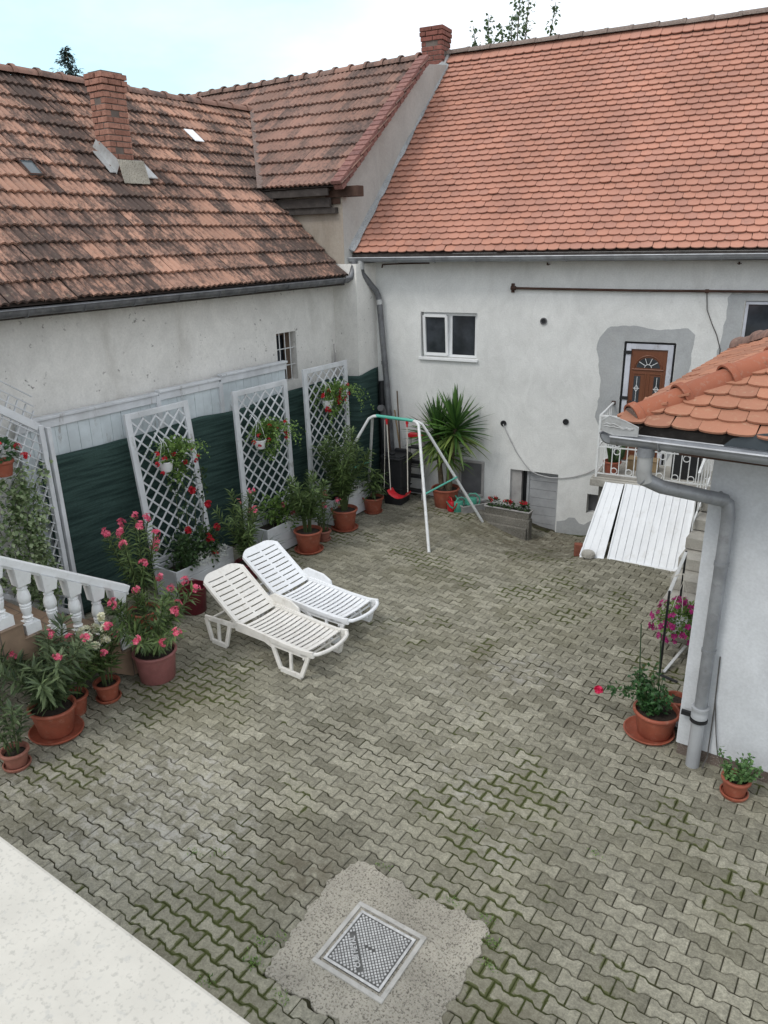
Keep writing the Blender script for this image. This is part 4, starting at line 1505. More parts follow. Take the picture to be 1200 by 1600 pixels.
for i in range(1, n + 1):
    u = fu0 + (BU1 - fu0) * i / (n + 1)
    mb.bar((u, fy0, zb), (u, fy0, zt if i % 3 == 1 else zm + (.22 if i % 3 == 2 else .0) + .0), .013, .013)
    if i % 2 == 0:
        ring((u + .04, fy0, zb + .055), .045, 'u')
    if i % 3 == 0:
        ring((u - .045, fy0, zm - .06), .045, 'u')
        ring((u - .045, fy0, zm + .06), .045, 'u')
for i in range(1, 7):
    y_ = fy0 + (-.02 - fy0) * i / 7
    mb.bar((fu0, y_, zb), (fu0, y_, zt), .013, .013)
    if i % 2:
        ring((fu0, y_ + .05, zm + .08), .04, 'y')
mb.build('railing', MT['white_metal'], BA)
mb = MB()
mb.bar((fu0, -.02, zt), (fu0, .0, zt), .06, .06)
mb.build('wall_bracket', MT['rust'], BA)

# concrete stair to the balcony, beside the small house
ST = thing('concrete_stair', 'pale concrete steps climbing to the balcony beside the small house', 'stairs', (0, 0, 0))
mb = MB()
nst = 6
for i in range(nst):
    y0 = 8.9 + i * .30
    mb.bb(-2.0, -1.13, y0, 11.2, i * BZ / nst + (-.3 if i == 0 else 0), (i + 1) * BZ / nst - .004 * i, rnd=.5)
mb.build('steps', MT['concrete_pale'], ST, bevel=.012)
mb = MB()
mb.bar((-1.98, 10.0, 1.5), (-1.98, 10.75, 1.95), .03, .025)
mb.bar((-1.98, 10.0, .80), (-1.98, 10.75, 1.25), .02, .018)
for i in range(5):
    f = i / 4
    y_ = 10.0 + .75 * f
    mb.bar((-1.98, y_, .70 + .45 * f), (-1.98, y_, 1.5 + .45 * f), .016, .016)
mb.build('railing', MT['white_metal'], ST)
CR = thing('wooden_crate', 'weathered dark slatted crate standing on the concrete steps', 'crate', (-1.55, 10.55, .86))
mb = MB()
for zz in (.04, .15, .26):
    for (x0, x1, y0, y1) in ((-.28, .28, -.2, -.18), (-.28, .28, .18, .2), (-.28, -.26, -.18, .18), (.26, .28, -.18, .18)):
        mb.bb(x0, x1, y0, y1, zz - .035, zz + .035)
for (sx, sy) in ((-1, -1), (1, -1), (-1, 1), (1, 1)):
    mb.bb(sx * .25 - .012, sx * .25 + .012, sy * .165 - .012, sy * .165 + .012, 0, .31)
mb.build('slats', MT['old_wood'], CR)

# items on the balcony
# ================================================================== white cover panels over the cellar steps
def panel(name, label, P, boards, thick=.03, mat='panel_white', group=None, lip=0.0):
    """P: bottom-left, bottom-right, top-right, top-left"""
    t = thing(name, label, 'cover panel', tuple(P[0]), 0, group)
    o = Vector(P[0])
    P = [Vector(p) - o for p in P]
    nrm = (P[1] - P[0]).cross(P[3] - P[0]).normalized()
    mb = MB()
    for i in range(boards):
        a, b = i / boards + .0025, (i + 1) / boards - .0025
        q = [P[0].lerp(P[1], a), P[0].lerp(P[1], b), P[3].lerp(P[2], b), P[3].lerp(P[2], a)]
        vs = [tuple(p) for p in q] + [tuple(p - nrm * thick) for p in q]
        mb.add(vs, [(0, 1, 2, 3), (7, 6, 5, 4), (0, 4, 5, 1), (1, 5, 6, 2), (2, 6, 7, 3), (3, 7, 4, 0)])
    back = [p - nrm * (thick * .5) for p in P]
    b2 = [p - nrm * (thick * .95) for p in P]
    mb.add([tuple(p) for p in back + b2], [(0, 1, 2, 3), (7, 6, 5, 4)])
    mb.build('boards', MT[mat], t, bevel=.003, seg=1)
    mb = MB()
    for (i, j) in ((0, 1), (1, 2), (2, 3), (3, 0)):
        if (i, j) == (2, 3): continue
        w_ = .055 if (i, j) == (0, 1) else .02
        mb.bar(P[i] + nrm * .006, P[j] + nrm * .006, w_, .014, nrm)
    mb.build('edge_strip', MT[mat], t)
    return t
panel('cover_panel', 'wide white board panel leaning over the cellar steps below the balcony', [(-3.10, 10.10, -.02), (-2.08, 10.16, .0), (-2.13, 10.76, .99), (-3.09, 10.63, 1.0)], 10)
panel('cover_panel', 'narrow white board panel leaning beside the wide one, bricks at its foot', [(-3.50, 10.06, -.03), (-3.16, 10.06, -.03), (-3.13, 10.63, .985), (-3.38, 10.61, .985)], 3)
t = thing('brick', 'brown brick at the foot of the narrow white panel', 'brick', (-3.56, 10.13, gz(-3.56, 10.13)), .4)
mb = MB(); mb.bb(-.06, .06, -.045, .045, 0, .20); mb.build('block', MT['brick_red'], t, bevel=.012)
t = thing('stone_block', 'pale broken stone holding the foot of the narrow white panel', 'stone', (-3.36, 10.0, gz(-3.36, 10.0)), .2)
mb = MB()
mb.lathe([(.05, 0), (.085, .03), (.09, .08), (.07, .12), (.03, .135)], (0, 0, 0), 7, 1.2, .8)
mb.build('block', MT['concrete_pale'], t, bevel=.01)

# ================================================================== BOARD FENCE + green net on the left
FX = -8.16
BF = thing('board_fence', 'pale white board fence with a capping rail against the old plaster wall', 'fence', (FX, 0, 0))
mb = MB()
y_ = 4.5
secs = [(4.45, 6.42, 2.57), (6.46, 7.55, 2.59), (7.59, 9.0, 2.63)]
for (a, b, zt_) in secs:
    yy = a
    while yy < b - .02:
        w_ = min(.155, b - yy)
        mb.bb(-.012, .012 + random.uniform(-.002, .002), yy + .002, yy + w_ - .002, .05, zt_ - .02)
        yy += .155
mb.build('boards', MT['fence_white'], BF)
mb = MB()
for (a, b, zt_) in secs:
    mb.bb(-.05, .055, a, b + .02, zt_, zt_ + .035)
    mb.bb(.012, .035, a, b, zt_ - .10, zt_)
mb.build('cap_rail', MT['white_wood'], BF, bevel=.006)
for yy in (6.44, 7.57):
    mb = MB()
    mb.bb(.0, .045, yy - .035, yy + .035, 0, 2.56)
    mb.build('post', MT['white_wood'], BF, bevel=.005)
SN = MB()
Ny, Nz = 90, 24
vs = []
for i in range(Ny + 1):
    y_ = 4.62 + (11.02 - 4.62) * i / Ny
    top = 2.14 + .10 * sst((y_ - 7.5) / 3.0) + .015 * math.sin(y_ * 3.0) - .02 * abs(math.sin(y_ * 2.2)) + .06 * sst((y_ - 10.4) / .6)
    bx = FX + .05 if y_ < 10.3 else FX + .05 + (PXc + .03 - FX - .05) * sst((y_ - 10.3) / .18)
    for j in range(Nz + 1):
        f = j / Nz
        z_ = .03 + (top - .03) * f
        bulge = .02 * math.sin(y_ * 4 + f * 3) * math.sin(f * PI) + .015 * mnoise.noise(Vector((y_ * 2, f * 3, 0)))
        vs.append((bx + max(bulge, -.018), y_, z_))
fs = []
for i in range(Ny):
    for j in range(Nz):
        a = i * (Nz + 1) + j
        fs.append((a, a + 1, a + Nz + 2, a + Nz + 1))
SN.add(vs, fs)
o = SN.build('shade_net', MT['net'], smooth=180)
so = o.modifiers.new('solid', 'SOLIDIFY'); so.thickness = .004
tag(o, 'long dark green shade net hung along the left wall behind the trellises', 'shade net')

# ================================================================== trellis planters
def lattice(mb, P, du, dv, W, Hh, sp, w_=.022, t_=.008, nrm=(1, 0, 0)):
    """diagonal lattice in rectangle W x Hh from P along du, dv"""
    P, du, dv, nrm = Vector(P), Vector(du), Vector(dv), Vector(nrm)
    for sgn in (1, -1):
        k = -Hh
        while k < W + Hh:
            # line u = k + sgn*v
            pts = []
            v0, v1 = 0.0, Hh
            if sgn > 0:
                v0, v1 = max(0, -k), min(Hh, W - k)
            else:
                v0, v1 = max(0, k - W), min(Hh, k)
            if v1 - v0 > .03:
                a = P + du * (k + sgn * v0) + dv * v0 + nrm * (t_ * .55 * sgn)
                b = P + du * (k + sgn * v1) + dv * v1 + nrm * (t_ * .55 * sgn)
                mb.bar(a, b, t_, w_, tuple(nrm.cross((b - a).normalized())))
            k += sp

def make_trellis(label, y0, y1, ztop, lean, group='trellis planters along the left wall'):
    W = y1 - y0
    t = thing('trellis_planter', label, 'trellis planter', (-7.72, y0, 0), 0, group)
    # planter box of boards
    BW, BH_ = .42, .46
    mb = MB()
    for k in range(3):
        z0, z1 = .03 + k * .145, .03 + (k + 1) * .145 - .004
        mb.bb(BW - .022, BW, -.02, W + .02, z0, z1)
        mb.bb(.0, .022, -.02, W + .02, z0, z1)
        mb.bb(.022, BW - .022, -.02, 0.002, z0, z1)
        mb.bb(.022, BW - .022, W - .002, W + .02, z0, z1)
    mb.bb(.022, BW - .022, .002, W - .002, .05, .36, mi=1)
    mb.build('planter_box', [MT['white_wood'], MT['soil']], t, bevel=.004, seg=1)
    mb = MB()
    def lx(z): return -.03 - lean * (z / 2.4) + lean * .25
    for yy in (0.02, W - .02):
        mb.bar((lx(.05), yy, .05), (lx(ztop), yy, ztop), .045, .085, (0, 1, 0))
    mb.bar((lx(ztop - .04) , 0.05, ztop - .04), (lx(ztop - .04), W - .05, ztop - .04), .04, .075, (0, 0, 1))
    mb.bar((lx(.5), 0.05, .5), (lx(.5), W - .05, .5), .04, .06, (0, 0, 1))
    mb.build('frame', MT['white_wood'], t, bevel=.005)
    mb = MB()
    d = Vector((lx(ztop) - lx(.5), 0, ztop - .5)).normalized()
    nrm = Vector((d.z, 0, -d.x))
    lattice(mb, (lx(.53) + .005, .06, .53), (0, 1, 0), d, W - .12, ztop - .61, .195, .023, .010, nrm)
    mb.build('lattice', MT['white_wood'], t)
    return t
T1 = make_trellis('leaning white trellis planter nearest the tiled stair, red roses climbing it', 5.74, 6.72, 2.47, .22)
T2 = make_trellis('white trellis planter in the middle of the row, below the barred window', 7.46, 8.56, 2.47, .03)
T3 = make_trellis('white trellis planter nearest the swing, tall oleander in front', 9.0, 10.08, 2.55, .03)

# ================================================================== tiled outside stair + balustrade + lattice screen
SY = [4.53 - .244 * k for k in range(0, 12)]
OS = thing('tiled_stair', 'outside stair clad in brown tiles with a sloping slab underneath', 'stairs', (0, 0, 0))
mb = MB()
pts = []
tops = [0.175 + .1625 * k for k in range(12)]
poly = []
for k in range(12):
    yf = SY[k] + .13
    poly.append((yf, tops[k] - .1625))
    poly.append((yf, tops[k]))
poly.append((SY[11] - .13, tops[11]))
und = lambda y: .9 - .69 * (y - 2.98)
poly.append((SY[11] - .13, und(SY[11] - .13)))
poly.append((4.27, 0.012))
mb.prism(poly, 'x', -7.68, -6.40)
mb.build('steps', MT['stair_tile'], OS)
mb = MB()   # tread nosings
for k in range(12):
    mb.bb(-7.68, -6.385, SY[k] - .12, SY[k] + .145, tops[k], tops[k] + .012)
mb.build('treads', MT['stair_tile'], OS, bevel=.003, seg=1)
mb = MB()
mb.bb(-7.5, -6.62, 3.72, 4.2, -.02, .16)
mb.build('base_wall', MT['concrete_dark'], OS)
BL = thing('balustrade', 'white turned balustrade with a sloping handrail along the tiled stair', 'balustrade', (-6.5, 0, 0))
mb = MB()
ra, rb = Vector((0, 1.7, 2.72)), Vector((0, 4.42, .985))
mb.bar(ra, rb, .105, .085)
mb.bar(ra + Vector((0, 0, -.055)), rb + Vector((0, 0, -.055)), .07, .03)
mb.build('handrail', MT['white_paint'], BL, bevel=.012)
for k in range(0, 11):
    yb = SY[k]
    zb_ = tops[k] + .012
    zr = ra.z + (rb.z - ra.z) * (yb - ra.y) / (rb.y - ra.y) - .05
    hgt = zr - zb_
    if k == 0: continue
    mb = MB()
    mb.bb(-.075, .075, yb - .075, yb + .075, zb_, zb_ + .10)
    c0, c1 = zb_ + .10, zr - .15
    hh = c1 - c0
    pr_ = [(.045, 0), (.05, .03), (.038, .06), (.034, .10), (.048, .115), (.056, .14), (.048, .165), (.040, .18), (.050, .26), (.058, .36), (.06, .40),
           (.048, .43), (.062, .455), (.062, .48), (.046, .50), (.066, .56), (.070, .66), (.062, .76), (.05, .84), (.044, .87), (.056, .885), (.056, .905), (.042, .925), (.046, .97), (.05, 1.0)]
    mb.lathe([(r * .88, c0 + z * hh) for r, z in pr_], (0, yb, 0), 20)
    zt0 = zr - .15
    sl_ = (rb.z - ra.z) / (rb.y - ra.y)
    vs = [(-.06, yb - .06, zt0), (.06, yb - .06, zt0), (.06, yb + .06, zt0), (-.06, yb + .06, zt0),
          (-.075, yb - .075, zr - .075 * sl_), (.075, yb - .075, zr - .075 * sl_), (.075, yb + .075, zr + .075 * sl_), (-.075, yb + .075, zr + .075 * sl_)]
    mb.add(vs, [(0, 1, 2, 3), (4, 5, 6, 7), (0, 1, 5, 4), (1, 2, 6, 5), (2, 3, 7, 6), (3, 0, 4, 7)])
    mb.build('baluster', MT['white_paint'], BL, smooth=35)
# screen following the stair
LS = thing('lattice_screen', 'tall white lattice screen with a sloping top beside the tiled stair, overgrown with ivy', 'lattice screen', (-7.75, 4.5, 0))
mb = MB()
sl = -.72
mb.bar((0, 0, .02), (0, 0, 2.62), .07, .055, (0, 1, 0))
mb.bar((.01, .085, .02), (.01, .085, 2.58), .06, .05, (0, 1, 0))
mb.bar((0, -.02, 2.60), (0, -2.6, 2.60 - sl * 2.58), .05, .085, (0, 0, 1))
mb.bar((0, -.02, .32), (0, -2.6, .32 - sl * 2.58), .045, .06, (0, 0, 1))
mb.bar((0, -1.75, 1.55), (0, -1.75, 3.86), .06, .05, (0, 1, 0))
mb.build('frame', MT['white_wood'], LS, bevel=.006)
mb = MB()
dv = Vector((0, 0, 1))
du = Vector((0, -1, .72)).normalized()
# square-ish lattice parallel and across the stair slope
d1 = Vector((0, -1, .72)).normalized()
for k in range(26):
    z0 = .42 + k * .105
    mb.bar((.006, -.03, z0), (.006, -2.55, z0 + .72 * 2.52), .010, .026, (1, 0, 0)) if z0 < 2.95 else None
d2 = Vector((0, .55, 1)).normalized()
for k in range(34):
    y0 = -.05 - k * .085
    zb0 = .34 + .72 * (-y0)
    # rises towards +y until post or top rail
    f1 = (-.03 - y0) / .55
    f2 = (2.60 - .34 + .20) / (1 + .72 * .55)
    ff = min(f1, f2)
    if ff > .05:
        mb.bar((-.006, y0, zb0), (-.006, y0 + .55 * ff, zb0 + ff), .010, .026, (1, 0, 0))
mb.build('lattice', MT['white_wood'], LS)

# ================================================================== own balcony ledge in front (bottom left)
LD = thing('stone_ledge', 'broad white speckled stone ledge of the near parapet, seen from above', 'ledge', (0, 0, 0))
mb = MB()
mb.bb(-6, 3, -1.0, .432, 3.57, 3.60)
mb.build('stone_slab', MT['stone_white'], LD, bevel=.006)
mb = MB()
mb.bb(-6, 3, -.95, .40, 3.2, 3.567)
mb.build('parapet', MT['plaster_white'], LD)

# ================================================================== manhole
mb = MB()
mb.prism(SLAB, 'z', -.06, .010)
sl_o = mb.build('concrete_slab', MT['concrete'], bevel=.008)
tag(sl_o, 'rough edged concrete slab set into the pavers around the manhole', 'slab')
MH = thing('manhole_cover', 'square cast iron manhole cover with a chequered face in the concrete slab', 'manhole', (-2.263, 2.957, .012), math.radians(1.0))
mb = MB()
oS, iS = .278, .246
for q in ((-oS, oS, -oS, -iS), (-oS, oS, iS, oS), (-oS, -iS, -iS, iS), (iS, oS, -iS, iS)):
    mb.bb(q[0], q[1], q[2], q[3], -.01, .012)
mb.build('frame', MT['frame_iron'], MH, bevel=.003)
mb = MB()
mb.bb(-iS, iS, -iS, iS, -.008, -.003)
mb.build('gap', MT['cast_dark'], MH)
mb = MB()
cS = .224
mb.bb(-cS, cS, -cS, cS, -.004, .006)
cv = mb.build('cover', MT['cast_dark'], MH)
mb = MB()
rS = .205
for q in ((-cS, cS, -cS, -rS), (-cS, cS, rS, cS), (-cS, -rS, -rS, rS), (rS, cS, -rS, rS)):
    mb.bb(q[0], q[1], q[2], q[3], .0045, .0105)
mb.build('rim', MT['cast_worn'], cv, bevel=.002, seg=1)
mb = MB()
pit = .0205
ca = math.sqrt(.5)
R45 = Matrix.Rotation(PI / 4, 3, 'Z')
TXT_OFF = -.098
for i in range(-16, 17):
    for j in range(-16, 17):
        a, b = i * pit, j * pit
        # a: across (towards image right), b: along the lettering (towards image top)
        if abs(a - TXT_OFF) < .019 and abs(b) < .155: continue
        x_ = a * ca - b * ca
        y_ = a * ca + b * ca
        if abs(x_) > rS - .012 or abs(y_) > rS - .012: continue
        if abs(x_) < .045 and abs(y_) < .014: continue
        s_ = .0138
        mb.box((x_, y_, .0075), (s_, s_, .005), R45)
mb.build('studs', MT['cast_worn'], cv)
mb = MB()
mb.box((.0, .0, .0075), (.085, .016, .003), Matrix.Rotation(0, 3, 'Z'))
mb.build('key_slot', MT['cast_dark'], cv)
fc = bpy.data.curves.new('lettering', 'FONT')
fc.body = 'CUBI METAL'
fc.size = .043
fc.align_x = 'CENTER'
fc.align_y = 'CENTER'
fc.extrude = .0025
fc.offset = .0009
to = bpy.data.objects.new('lettering_curve', fc)
col.objects.link(to)
bpy.context.view_layer.update()
tm = bpy.data.meshes.new_from_object(to.evaluated_get(bpy.context.evaluated_depsgraph_get()))
bpy.data.objects.remove(to)
tm.materials.clear()
tm.materials.append(MT['cast_worn'])
lo = bpy.data.objects.new('lettering', tm)
col.objects.link(lo)
lo.parent = cv
lo.rotation_euler = (0, 0, PI * .75)
lo.location = (TXT_OFF * ca, TXT_OFF * ca, .0075)

# ================================================================== PLANTS
def rvec():
    while True:
        v = Vector((random.uniform(-1, 1), random.uniform(-1, 1), random.uniform(-1, 1)))
        if 0.05 < v.length < 1: return v.normalized()

def leaf(mb, base, d, L, W, bend=0.3, rnd=None, segs=2, shape=(0.15, 1.0, 0.0), fold=.25):
    """folded lanceolate leaf from base along d, drooping by bend"""
    d = Vector(d).normalized()
    up = Vector((0, 0, 1))
    side = d.cross(up)
    if side.length < .05: side = Vector((1, 0, 0))
    side.normalize()
    side = (Matrix.Rotation(random.uniform(-.6, .6), 3, d) @ side)
    nrm = side.cross(d).normalized()
    p = Vector(base)
    vs = []
    n = segs + 1
    widths = [W * .5 * w_ for w_ in shape] if len(shape) == n else [W * .5 * math.sin(PI * (.12 + .88 * i / segs)) for i in range(n)]
    cur = d.copy()
    for i in range(n):
        w_ = widths[i]
        vs += [tuple(p - side * w_ + nrm * (w_ * fold)), tuple(p), tuple(p + side * w_ + nrm * (w_ * fold))]
        cur = (cur - up * (bend / segs)).normalized()
        p = p + cur * (L / segs)
    fs = []
    for i in range(n - 1):
        a = 3 * i
        fs += [(a, a + 1, a + 4, a + 3), (a + 1, a + 2, a + 5, a + 4)]
    mb.add(vs, fs, random.random() if rnd is None else rnd)

def flower(mb, c, n_, r=.025, petals=5, rnd=None):
    n_ = Vector(n_).normalized()
    a = n_.cross(Vector((0, 0, 1)))
    if a.length < .1: a = Vector((1, 0, 0))
    a.normalize()
    b = n_.cross(a)
    ph = random.random() * 6
    for k in range(petals):
        an = ph + 2 * PI * k / petals
        d = a * math.cos(an) + b * math.sin(an)
        e = a * math.cos(an + .55) + b * math.sin(an + .55)
        e2 = a * math.cos(an - .55) + b * math.sin(an - .55)
        c = Vector(c)
        mb.add([tuple(c), tuple(c + e * (r * .75) + n_ * (r * .35)), tuple(c + d * r * 1.1 + n_ * (r * .25)), tuple(c + e2 * (r * .75) + n_ * (r * .35))],
               [(0, 1, 2, 3)], random.random() if rnd is None else rnd)

def cluster(mb, c, R, n, r=.02, petals=5):
    for _ in range(n):
        v = rvec()
        flower(mb, Vector(c) + v * R * random.random() ** .4, v + Vector((0, 0, .4)), r * random.uniform(.8, 1.2), petals)

class Heads:
    """every bloom or cluster is a mesh of its own"""
    def __init__(s): s.l = []
    def cluster(s, c, R, n, r=.02, petals=5):
        m = MB(); cluster(m, c, R, n, r, petals); s.l.append(m)
    def build(s, name, mat, t):
        for m in s.l:
            m.build('flower_head', mat, t)

def pot_profile(r, h, rim=.03, lip=.014, taper=.74):
    return [(r * taper * .96, 0), (r * taper, .006), (r * .97, h - rim - .004), (r + lip * .5, h - rim), (r + lip, h - rim * .75), (r + lip, h - .006), (r + lip * .6, h), (r - .008, h), (r - .014, h - .02), (r - .02, h - .045)]

def make_pot(t, r, h, mat, saucer=0.0, ribs=True, sx=1.0, sy=1.0, taper=.74, z=0, rim=.035):
    mb = MB()
    z0 = z + (.012 if saucer else 0)
    mb.lathe([(a, b + z0) for a, b in pot_profile(r, h, rim, taper=taper)], (0, 0, 0), 32, sx, sy, cap1=False)
    p = mb.build('pot', MT[mat], t, smooth=50)
    mb = MB()
    n = 20
    prof_ = [(r - .015, h - .045 + z0), (r * .6, h - .036 + z0), (r * .2, h - .03 + z0)]
    mb.lathe(prof_, (0, 0, 0), n, sx, sy, cap0=False)
    mb.build('soil', MT['soil'], t, smooth=60)
    if saucer:
        mb = MB()
        mb.lathe([(saucer * .86, 0), (saucer * .97, .018), (saucer, .036), (saucer - .012, .038), (saucer * .86, .012), (0.01, .010)], (0, 0, 0), 32, sx, sy, cap1=True)
        mb.build('saucer', MT[mat], t, smooth=50)
    return z0 + h - .04

def oleander_mesh(t, z0, nst, H, spread, leafL=.125, leafW=.021, lm='lf_ole', flw=None, nfl=0, r0=.06, density=1.0, flr=.024, droop=.35, lean=(0, 0), bare=.25, mass=7):
    st, fo, fl = MB(), MB(), Heads()
    tips = []
    for k in range(nst):
        an = 2 * PI * (k + random.uniform(-.3, .3)) / nst
        rr = r0 * random.uniform(.2, 1)
        hh = H * random.uniform(.62, 1.0)
        out_ = spread * random.uniform(.35, 1.0)
        if k == 0: hh, out_ = H, spread * .25
        p0 = Vector((rr * math.cos(an), rr * math.sin(an), z0))
        p3 = p0 + Vector((math.cos(an) * out_ + lean[0], math.sin(an) * out_ + lean[1], hh))
        p1 = p0.lerp(p3, .33) + Vector((-math.cos(an) * out_ * .15, -math.sin(an) * out_ * .15, hh * .10))
        p2 = p0.lerp(p3, .7) + Vector((0, 0, hh * .05))
        pts = [p0, p1, p2, p3]
        st.tube(pts, [.009, .007, .005, .003], 5)
        dens = max(4, int(hh / .030 * density))
        for i in range(dens):
            f = bare + (1 - bare) * i / dens
            q = f * 3
            j = min(int(q), 2)
            p = pts[j].lerp(pts[j + 1], q - j)
            dirn = (pts[j + 1] - pts[j]).normalized()
            ph = i * 1.05 + k
            ax = dirn.cross(Vector((.3, .5, .1))).normalized()
            ay = dirn.cross(ax)
            for w_ in range(3):
                a2 = ph + w_ * 2.094 + random.uniform(-.25, .25)
                o_ = ax * math.cos(a2) + ay * math.sin(a2)
                up_ = .35 + .9 * f * random.random()
                leaf(fo, p, o_ + dirn * up_, leafL * random.uniform(.7, 1.15) * (1.0 - .25 * (f > .93)), leafW * random.uniform(.8, 1.2), droop * random.uniform(.2, 1.6))
        tips.append((p3, (p3 - p2).normalized()))
    if flw:
        random.shuffle(tips)
        for i in range(nfl):
            p, d = tips[i % len(tips)]
            c = p + d * random.uniform(.0, .05) + rvec() * (.03 if i < len(tips) else .10)
            fl.cluster(c, .042, mass, flr)
    st.build('stems', MT['stem_green'], t, smooth=60)
    fo.build('foliage', MT[lm], t)
    if flw and nfl:
        fl.build('flowers', MT[flw], t)

def pot_plant(label, loc, r, h, mat, saucer=0.0, cat='potted plant', group='potted oleanders along the courtyard edge', taper=.74, sx=1.0, **kw):
    t = thing('potted_oleander', label, cat, (loc[0], loc[1], loc[2] if len(loc) > 2 else gz(loc[0], loc[1])), random.uniform(0, .5) if sx == 1 else 0.2, group)
    z0 = make_pot(t, r, h, mat, saucer, taper=taper, sx=sx)
    oleander_mesh(t, z0, **kw)
    return t

random.seed(11)
pot_plant('smallest oleander in a dull pot, nearest corner by the paving edge', (-6.07, 2.72), .115, .17, 'terracotta_dull', .125, nst=5, H=.52, spread=.20, leafL=.13, leafW=.028, lm='lf_ole_grey', density=.8)
pot_plant('bushy oleander in a wide terracotta pot on a saucer in front of the stair slab', (-6.22, 3.22), .20, .30, 'terracotta', .245, nst=15, H=.84, spread=.42, leafL=.18, leafW=.031, lm='lf_ole_grey', flw='fl_pink', nfl=5, density=1.1, bare=.12, sx=1.1)
pot_plant('small terracotta pot with leafy oleander half hidden behind the bushy one', (-6.34, 3.52), .13, .22, 'terracotta', 0, nst=5, H=.5, spread=.34, leafL=.16, leafW=.03, density=.8, lean=(.12, .05), flw='fl_pink', nfl=3)
pot_plant('slim oleander with cream white flowers in a small terracotta pot', (-6.27, 3.86), .125, .20, 'terracotta', .13, nst=7, H=.68, spread=.19, leafL=.18, leafW=.026, flw='fl_white', nfl=14, density=.65, flr=.03, mass=14)
pot_plant('wide spreading oleander with deep pink flowers in a dusty rose pot', (-6.17, 4.42), .225, .34, 'pink_pot', 0, taper=.84, nst=18, H=.70, spread=.66, leafL=.15, leafW=.025, flw='fl_pink', nfl=15, density=.95, r0=.10, flr=.027, mass=8)
pot_plant('tall pink flowered oleander against the green net beside the stair foot', (-7.15, 5.05), .18, .28, 'terracotta', 0, nst=12, H=1.15, spread=.40, leafL=.14, leafW=.022, flw='fl_pink', nfl=13, density=.6, bare=.3, flr=.03, mass=8)
pot_plant('dark oleander with narrow leaves behind the heads of the loungers', (-7.12, 6.82), .17, .26, 'maroon', 0, nst=13, H=1.05, spread=.36, leafL=.16, leafW=.023, lm='lf_ole', flw='fl_pink', nfl=4, density=.75, bare=.15)
pot_plant('oleander in a terracotta pot on a saucer beside the far lounger', (-7.03, 8.03), .205, .33, 'terracotta', .225, nst=15, H=.92, spread=.40, leafL=.15, leafW=.025, lm='lf_ole', density=1.0)
pot_plant('small reddish flowered oleander in the smallest pot between two larger ones', (-7.10, 8.48), .11, .16, 'terracotta_dull', .115, nst=6, H=.68, spread=.22, leafL=.12, leafW=.018, flw='fl_pink', nfl=4, density=.8)
pot_plant('tallest dense oleander in a terracotta pot in front of the last trellis', (-7.12, 9.05), .21, .34, 'terracotta', .225, nst=19, H=1.42, spread=.46, leafL=.15, leafW=.024, lm='lf_ole', density=1.0, bare=.18)
pot_plant('slim plant with drooping long leaves in a terracotta pot by the swing leg', (-7.17, 9.93), .175, .27, 'terracotta', .165, nst=5, H=.50, spread=.14, leafL=.26, leafW=.036, lm='lf_ole', density=.6, droop=.9)

# maroon bucket
t = thing('bucket', 'empty maroon bucket beside the heads of the loungers', 'bucket', (-7.02, 5.72, 0))
mb = MB()
mb.lathe([(.145, 0), (.15, .005), (.178, .33), (.188, .332), (.188, .345), (.172, .345), (.146, .03), (.02, .025)], (0, 0, 0), 30)
mb.build('shell', MT['maroon'], t, smooth=45)
mb = MB()
mb.tube([(.0 + .19 * math.cos(a), .0 + .19 * math.sin(a) * .3 + .16, .34 - .03 * math.sin(a)) for a in [PI * k / 10 for k in range(11)]], .006, 6)
mb.build('handle', MT['pink_pot'], t)

# yucca
def yucca_rosette(mb, c, n, L, W, low=None):
    for i in range(n):
        el = math.radians(88 - 118 * (i / n) ** .9 + random.uniform(-8, 8))
        az = i * 2.39996 + random.uniform(-.2, .2)
        d = Vector((math.cos(az) * math.cos(el), math.sin(az) * math.cos(el), math.sin(el)))
        target = low if (low is not None and el < math.radians(-5)) else mb
        leaf(target, Vector(c) + Vector((0, 0, -.18 * i / n)) + d * .02, d, L * random.uniform(.8, 1.1), W, .10 + .35 * (i / n), segs=4, shape=(.6, 1.0, .92, .6, 0.02), fold=.35)
YU = thing('potted_yucca', 'large spiky green yucca in a terracotta pot against the white back wall', 'potted plant', (-6.27, 10.86, 0))
zs_ = make_pot(YU, .235, .34, 'terracotta', 0, taper=.8)
mb = MB()
mb.tube([(-.08, 0, zs_), (-.14, .02, .8), (-.17, .02, 1.28)], [.05, .042, .035], 10)
mb.tube([(.08, -.02, zs_), (.12, -.02, .8), (.18, .0, 1.42)], [.05, .042, .035], 10)
mb.tube([(.0, .06, zs_), (.02, .08, .6), (.0, .10, 1.0)], [.045, .04, .035], 10)
mb.build('trunk', MT['bark'], YU, smooth=60)
fo, lo_ = MB(), MB()
yucca_rosette(fo, (-.17, .02, 1.30), 105, .68, .056, lo_)
yucca_rosette(fo, (.18, 0, 1.46), 110, .68, .056, lo_)
yucca_rosette(fo, (.0, .06, 1.0), 46, .52, .048, lo_)
fo.build('foliage', MT['lf_yucca'], YU)
lo_.build('old_leaves', MT['lf_yucca_low'], YU)

# generic bushy foliage
def bush(mb, c, R, n, L, W, sz=1.0, shell=.5, up=.3, droop=.4, ell=(1, 1, 1), segs=2):
    for _ in range(n):
        v = rvec()
        k = (shell + (1 - shell) * random.random())
        p = Vector(c) + Vector((v.x * R * ell[0], v.y * R * ell[1], v.z * R * ell[2])) * k
        leaf(mb, p, v + Vector((0, 0, up)) + rvec() * .5, L * random.uniform(.6, 1.2), W * random.uniform(.7, 1.2), droop, segs=segs)

